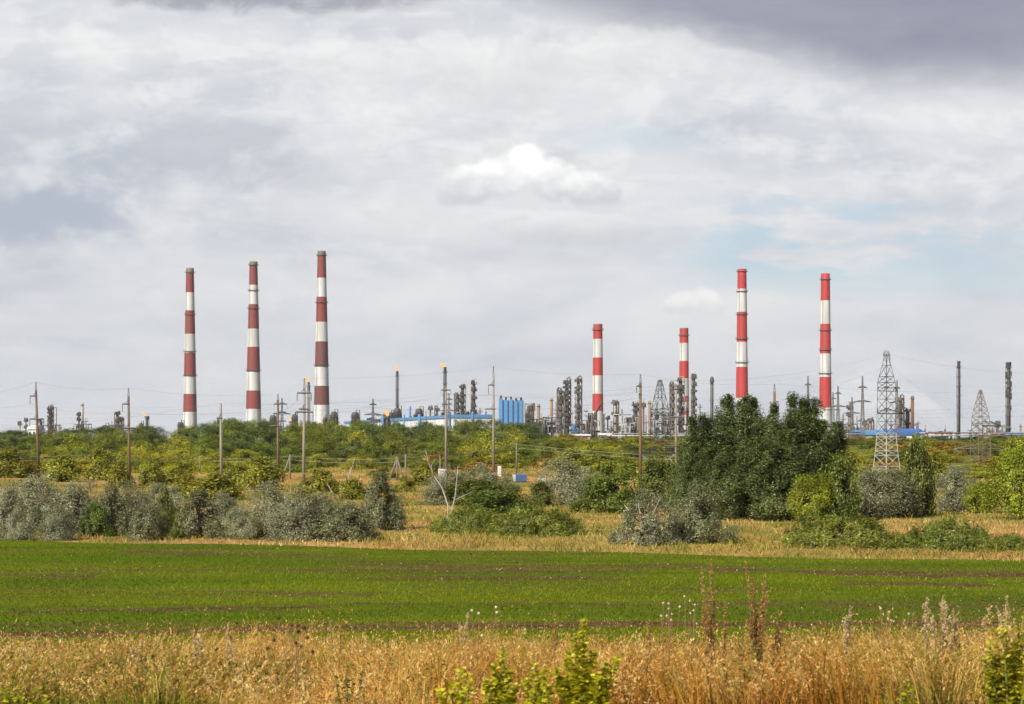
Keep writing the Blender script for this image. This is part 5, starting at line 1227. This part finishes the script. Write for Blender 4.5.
# ------------------------------------------------------------------ unused prototypes, air, camera, light, sky
for k_, r_ in P.items():
    if k_ not in USED:
        for ch in list(r_.children): bpy.data.objects.remove(ch)
        bpy.data.objects.remove(r_)
HAZE = .00005
if HAZE:
    m = MB(); m.box((0, 3400, 100), (10600, 7400 + .0, 202.5 + 0)); hb = m.build('haze', (lambda: None)() or bpy.data.materials.new('air'))
    hb['kind'] = 'stuff'; hm = hb.data.materials[0]; hm.use_nodes = True; hm.node_tree.nodes.clear()
    o_ = nd(hm.node_tree, 'ShaderNodeOutputMaterial'); v_ = nd(hm.node_tree, 'ShaderNodeVolumePrincipled'); v_.inputs['Color'].default_value = (.86, .90, .97, 1); v_.inputs['Density'].default_value = HAZE; v_.inputs['Anisotropy'].default_value = .2
    hm.node_tree.links.new(v_.outputs[0], o_.inputs['Volume'])
cam = bpy.data.cameras.new('camera'); co = bpy.data.objects.new('camera', cam); link(co); co.location = (0, 0, EYE); co.rotation_euler = (R(90), 0, 0)
cam.sensor_width = 36; cam.lens = F / 1024 * 36; cam.shift_y = (HY - 352) / 1024; cam.clip_end = 20000; cam.clip_start = .2
cam.dof.use_dof = True; cam.dof.focus_distance = 170; cam.dof.aperture_fstop = 6.3
sc.camera = co
sundir = Vector((-.58, -.74, 0)).normalized() * math.cos(R(38)) + Vector((0, 0, math.sin(R(38))))
sl = bpy.data.lights.new('sun', 'SUN'); sl.energy = 5.0; sl.angle = R(.6); sl.color = (1.0, .905, .76); so = bpy.data.objects.new('sun', sl); link(so)
so.rotation_euler = sundir.to_track_quat('Z', 'Y').to_euler(); so.location = (-60, -60, 80)
# sky: Nishita blue behind a broken cloud deck, all of it by direction
w = bpy.data.worlds.new('World'); sc.world = w; w.use_nodes = True; nt = w.node_tree; nt.nodes.clear(); L = nt.links.new
def M_(op, a, b=None, c=None, clamp=False):
    n = nd(nt, 'ShaderNodeMath', operation=op); n.use_clamp = clamp
    for i_, v_ in enumerate((a, b, c)):
        if v_ is None: continue
        if isinstance(v_, (int, float)): n.inputs[i_].default_value = v_
        else: L(v_, n.inputs[i_])
    return n.outputs[0]
def MR(v, a, b, c=0., d=1., smooth=True):
    n = nd(nt, 'ShaderNodeMapRange'); n.interpolation_type = 'SMOOTHSTEP' if smooth else 'LINEAR'
    L(v, n.inputs[0]); n.inputs[1].default_value = a; n.inputs[2].default_value = b; n.inputs[3].default_value = c; n.inputs[4].default_value = d; return n.outputs[0]
def MIX(f, a, b):
    n = nd(nt, 'ShaderNodeMixRGB')
    if isinstance(f, (int, float)): n.inputs[0].default_value = f
    else: L(f, n.inputs[0])
    for i_, v_ in ((1, a), (2, b)):
        if isinstance(v_, tuple): n.inputs[i_].default_value = c4(v_)
        else: L(v_, n.inputs[i_])
    return n.outputs[0]
tc = nd(nt, 'ShaderNodeTexCoord'); sp = nd(nt, 'ShaderNodeSeparateXYZ'); L(tc.outputs['Generated'], sp.inputs[0])
az = M_('ARCTAN2', sp.outputs[0], sp.outputs[1]); U = M_('MULTIPLY', M_('MULTIPLY', az, M_('ADD', 1.0, M_('MULTIPLY', M_('MULTIPLY', az, az), 1 / 3))), F)
hy = M_('SQRT', M_('ADD', M_('MULTIPLY', sp.outputs[0], sp.outputs[0]), M_('ADD', M_('MULTIPLY', sp.outputs[1], sp.outputs[1]), .0001)))
V = M_('MINIMUM', M_('MULTIPLY', M_('DIVIDE', M_('DIVIDE', sp.outputs[2], hy), M_('MAXIMUM', M_('COSINE', az), .8)), F), 4000.0)
def NZ(su, sv, det=6, rough=.6, off=0., dist=0.):
    cb = nd(nt, 'ShaderNodeCombineXYZ'); L(M_('MULTIPLY', U, 1 / su), cb.inputs[0]); L(M_('MULTIPLY', V, 1 / sv), cb.inputs[1]); cb.inputs[2].default_value = off
    n = nd(nt, 'ShaderNodeTexNoise'); n.inputs['Scale'].default_value = 1; n.inputs['Detail'].default_value = det; n.inputs['Roughness'].default_value = rough; n.inputs['Distortion'].default_value = dist
    L(cb.outputs[0], n.inputs['Vector']); return n.outputs['Fac']
nA = NZ(300, 110, 8, .55, 1.7, .4); nB = NZ(150, 34, 7, .58, 4.2, .2); nC = NZ(60, 40, 8, .6, 9.1, .3); nD = NZ(26, 22, 7, .6, 13.0); nE = NZ(420, 90, 6, .55, 22.); nF = NZ(38, 30, 9, .62, 31.)
def blob(u0, v0, su, sv, wa=1.2, lo=.1, hi=.9, nz=None):
    """soft or ragged cloud patch round one direction"""
    a = M_('POWER', M_('MULTIPLY', M_('SUBTRACT', U, u0), 1 / su), 2.0); b = M_('POWER', M_('MULTIPLY', M_('SUBTRACT', V, v0), 1 / sv), 2.0)
    e = M_('SUBTRACT', 1.0, M_('ADD', a, b)); e = M_('ADD', e, M_('MULTIPLY', M_('SUBTRACT', nz or nC, .5), wa)); return MR(e, lo, hi)
sky = nd(nt, 'ShaderNodeTexSky', sky_type='NISHITA'); sky.sun_disc = False; sky.sun_elevation = R(38); sky.sun_rotation = math.atan2(sundir.x, sundir.y); sky.dust_density = 1.5
skyc = nd(nt, 'ShaderNodeVectorMath', operation='SCALE'); L(sky.outputs[0], skyc.inputs[0]); skyc.inputs['Scale'].default_value = .10
c = MIX(MR(nA, .34, .66), (.585, .612, .662), (.735, .748, .768))
c = MIX(M_('MULTIPLY', MR(nB, .38, .68), .45), c, (.78, .78, .785))
hi_ = MR(V, 110, 300, .25, 1.0)
c = MIX(M_('MULTIPLY', M_('MULTIPLY', MR(nC, .48, .62), .36), hi_), c, (.92, .92, .91))
c = MIX(M_('MULTIPLY', MR(NZ(90, 42, 9, .6, 55., .5), .46, .34), M_('MULTIPLY', hi_, .30)), c, (.53, .545, .60))
c = MIX(M_('MULTIPLY', MR(NZ(46, 15, 8, .58, 61., .3), .50, .66), M_('MULTIPLY', hi_, .22)), c, (.94, .94, .93))
# blue showing through on the right
bl = M_('MULTIPLY', blob(360, 195, 300, 75, 2.2, .2, 1.3, nE), MR(nB, .60, .44)); bl2 = M_('MULTIPLY', blob(120, 300, 130, 26, 2.0, .3, 1.3, nE), .5); bl3 = M_('MULTIPLY', blob(470, 165, 130, 40, 2.0, .2, 1.2, nE), .8)
c = MIX(M_('MULTIPLY', M_('MAXIMUM', M_('MAXIMUM', bl, bl2), bl3), .95), c, MIX(.45, skyc.outputs[0], (.60, .76, .90)))
# grey undersides
for q in [(-490, 232, 125, 46, .95, (.415, .455, .56)), (-480, 240, 160, 80, .6, (.45, .505, .59)), (-320, 285, 150, 50, .7, (.465, .51, .58)), (-210, 262, 60, 30, .30, (.48, .50, .56)), (-470, 300, 120, 60, .30, (.46, .50, .58)), (-240, 440, 190, 22, .9, (.36, .37, .43)), (70, 205, 130, 20, .30, (.50, .505, .54)), (-30, 365, 120, 30, .15, (.52, .53, .57))]:
    c = MIX(M_('MULTIPLY', blob(*q[:4], 2.9, .05, .95), q[4]), c, q[5])
# bright rims
for q in [(-480, 262, 26, 20, .5), (-430, 395, 60, 20, .5), (-180, 338, 110, 26, .45), (-20, 385, 90, 20, .55), (-130, 325, 50, 14, .5), (250, 350, 160, 30, .35), (-330, 250, 30, 24, .3), (420, 320, 120, 20, .4)]:
    c = MIX(M_('MULTIPLY', blob(*q[:4], 2.0, .1, 1.4, nD), q[4]), c, (.91, .91, .90))
# heavy dark bank top right, also spread overhead, unseen, to cut fill light
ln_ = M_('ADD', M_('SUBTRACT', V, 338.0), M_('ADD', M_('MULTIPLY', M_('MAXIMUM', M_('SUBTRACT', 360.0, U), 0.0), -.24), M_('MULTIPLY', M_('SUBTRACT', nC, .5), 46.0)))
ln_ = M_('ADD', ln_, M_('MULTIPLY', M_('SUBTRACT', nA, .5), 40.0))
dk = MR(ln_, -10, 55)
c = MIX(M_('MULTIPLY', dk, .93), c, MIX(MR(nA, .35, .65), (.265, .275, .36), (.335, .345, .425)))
# low sky is paler and bluish
c = MIX(MR(V, 110, 0, 0, .45), c, (.69, .725, .775))
# heaped clouds: lobes with billowed edges over a flat grey foot
def heap(lobes, base, top, st, wa=1.1, lo=.02, hi=.62, cold=(.63, .63, .655), warm=(.93, .93, .915)):
    global c
    e = None
    for x, y, r, *fy in lobes:
        ry = r * (fy[0] if fy else .85)
        a = M_('POWER', M_('MULTIPLY', M_('SUBTRACT', U, x - CX), 1 / r), 2.0); b = M_('POWER', M_('MULTIPLY', M_('SUBTRACT', V, HY - y), 1 / ry), 2.0)
        q = M_('SUBTRACT', 1.0, M_('ADD', a, b)); e = q if e is None else M_('SMOOTH_MAX', e, q, .35)
    e = M_('ADD', e, M_('MULTIPLY', M_('SUBTRACT', nG, .5), wa)); k_ = MR(e, lo, hi); foot = MR(V, HY - base - 3, HY - base + 9)
    vv = M_('ADD', V, M_('MULTIPLY', M_('SUBTRACT', nG, .5), (base - top) * .9)); shade = MIX(MR(vv, HY - base + 2, HY - top - 6), cold, warm)
    c = MIX(M_('MULTIPLY', M_('MULTIPLY', k_, foot), st), c, shade)
nG = NZ(30, 22, 9, .58, 41.)
heap([(870, 412, 52), (905, 418, 40), (845, 424, 40), (925, 428, 30)], 450, 372, .60, 1.2)
heap([(526, 166, 27), (500, 176, 30), (472, 186, 28), (555, 180, 30), (585, 189, 26), (608, 193, 18), (452, 194, 18)], 209, 146, .97, 1.35, -.05, .62, (.61, .62, .65), (1.08, 1.08, 1.065))
heap([(684, 302, 17), (705, 300, 18), (717, 307, 12), (670, 307, 10)], 319, 288, .7, 1.7, 0, .8)
heap([(560, 222, 42, .35), (600, 226, 50, .3), (530, 230, 40, .3)], 242, 212, .35)
heap([(26, 172, 34), (44, 158, 28), (0, 190, 30), (62, 182, 22)], 212, 138, .40, 2.2, .05, 1.25)
heap([(70, 38, 34, .5), (96, 36, 30, .4)], 52, 24, .45, 2.2, .1, 1.2)
heap([(340, 62, 70, .4), (440, 60, 80, .4), (500, 90, 70, .4)], 118, 30, .4, 1.9)
heap([(640, 48, 80, .35), (720, 66, 70, .3)], 100, 24, .4, 1.9)
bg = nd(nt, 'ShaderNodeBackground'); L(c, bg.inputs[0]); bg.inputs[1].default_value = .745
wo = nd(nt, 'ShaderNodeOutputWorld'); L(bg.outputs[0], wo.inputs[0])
w.cycles.sampling_method = 'MANUAL'; w.cycles.sample_map_resolution = 512
sc.view_settings.view_transform = 'Standard'; sc.view_settings.look = 'None'; sc.view_settings.exposure = .50; sc.view_settings.gamma = 1
cy = sc.cycles; cy.max_bounces = 5; cy.diffuse_bounces = 2; cy.glossy_bounces = 2; cy.transmission_bounces = 3; cy.volume_bounces = 0; cy.transparent_max_bounces = 4; cy.caustics_reflective = False; cy.caustics_refractive = False
cy.use_adaptive_sampling = True; cy.adaptive_threshold = .02; cy.use_denoising = True; cy.denoiser = 'OPENIMAGEDENOISE'; cy.denoising_input_passes = 'RGB_ALBEDO_NORMAL'; cy.sample_clamp_indirect = 4
sc.render.threads_mode = 'AUTO'
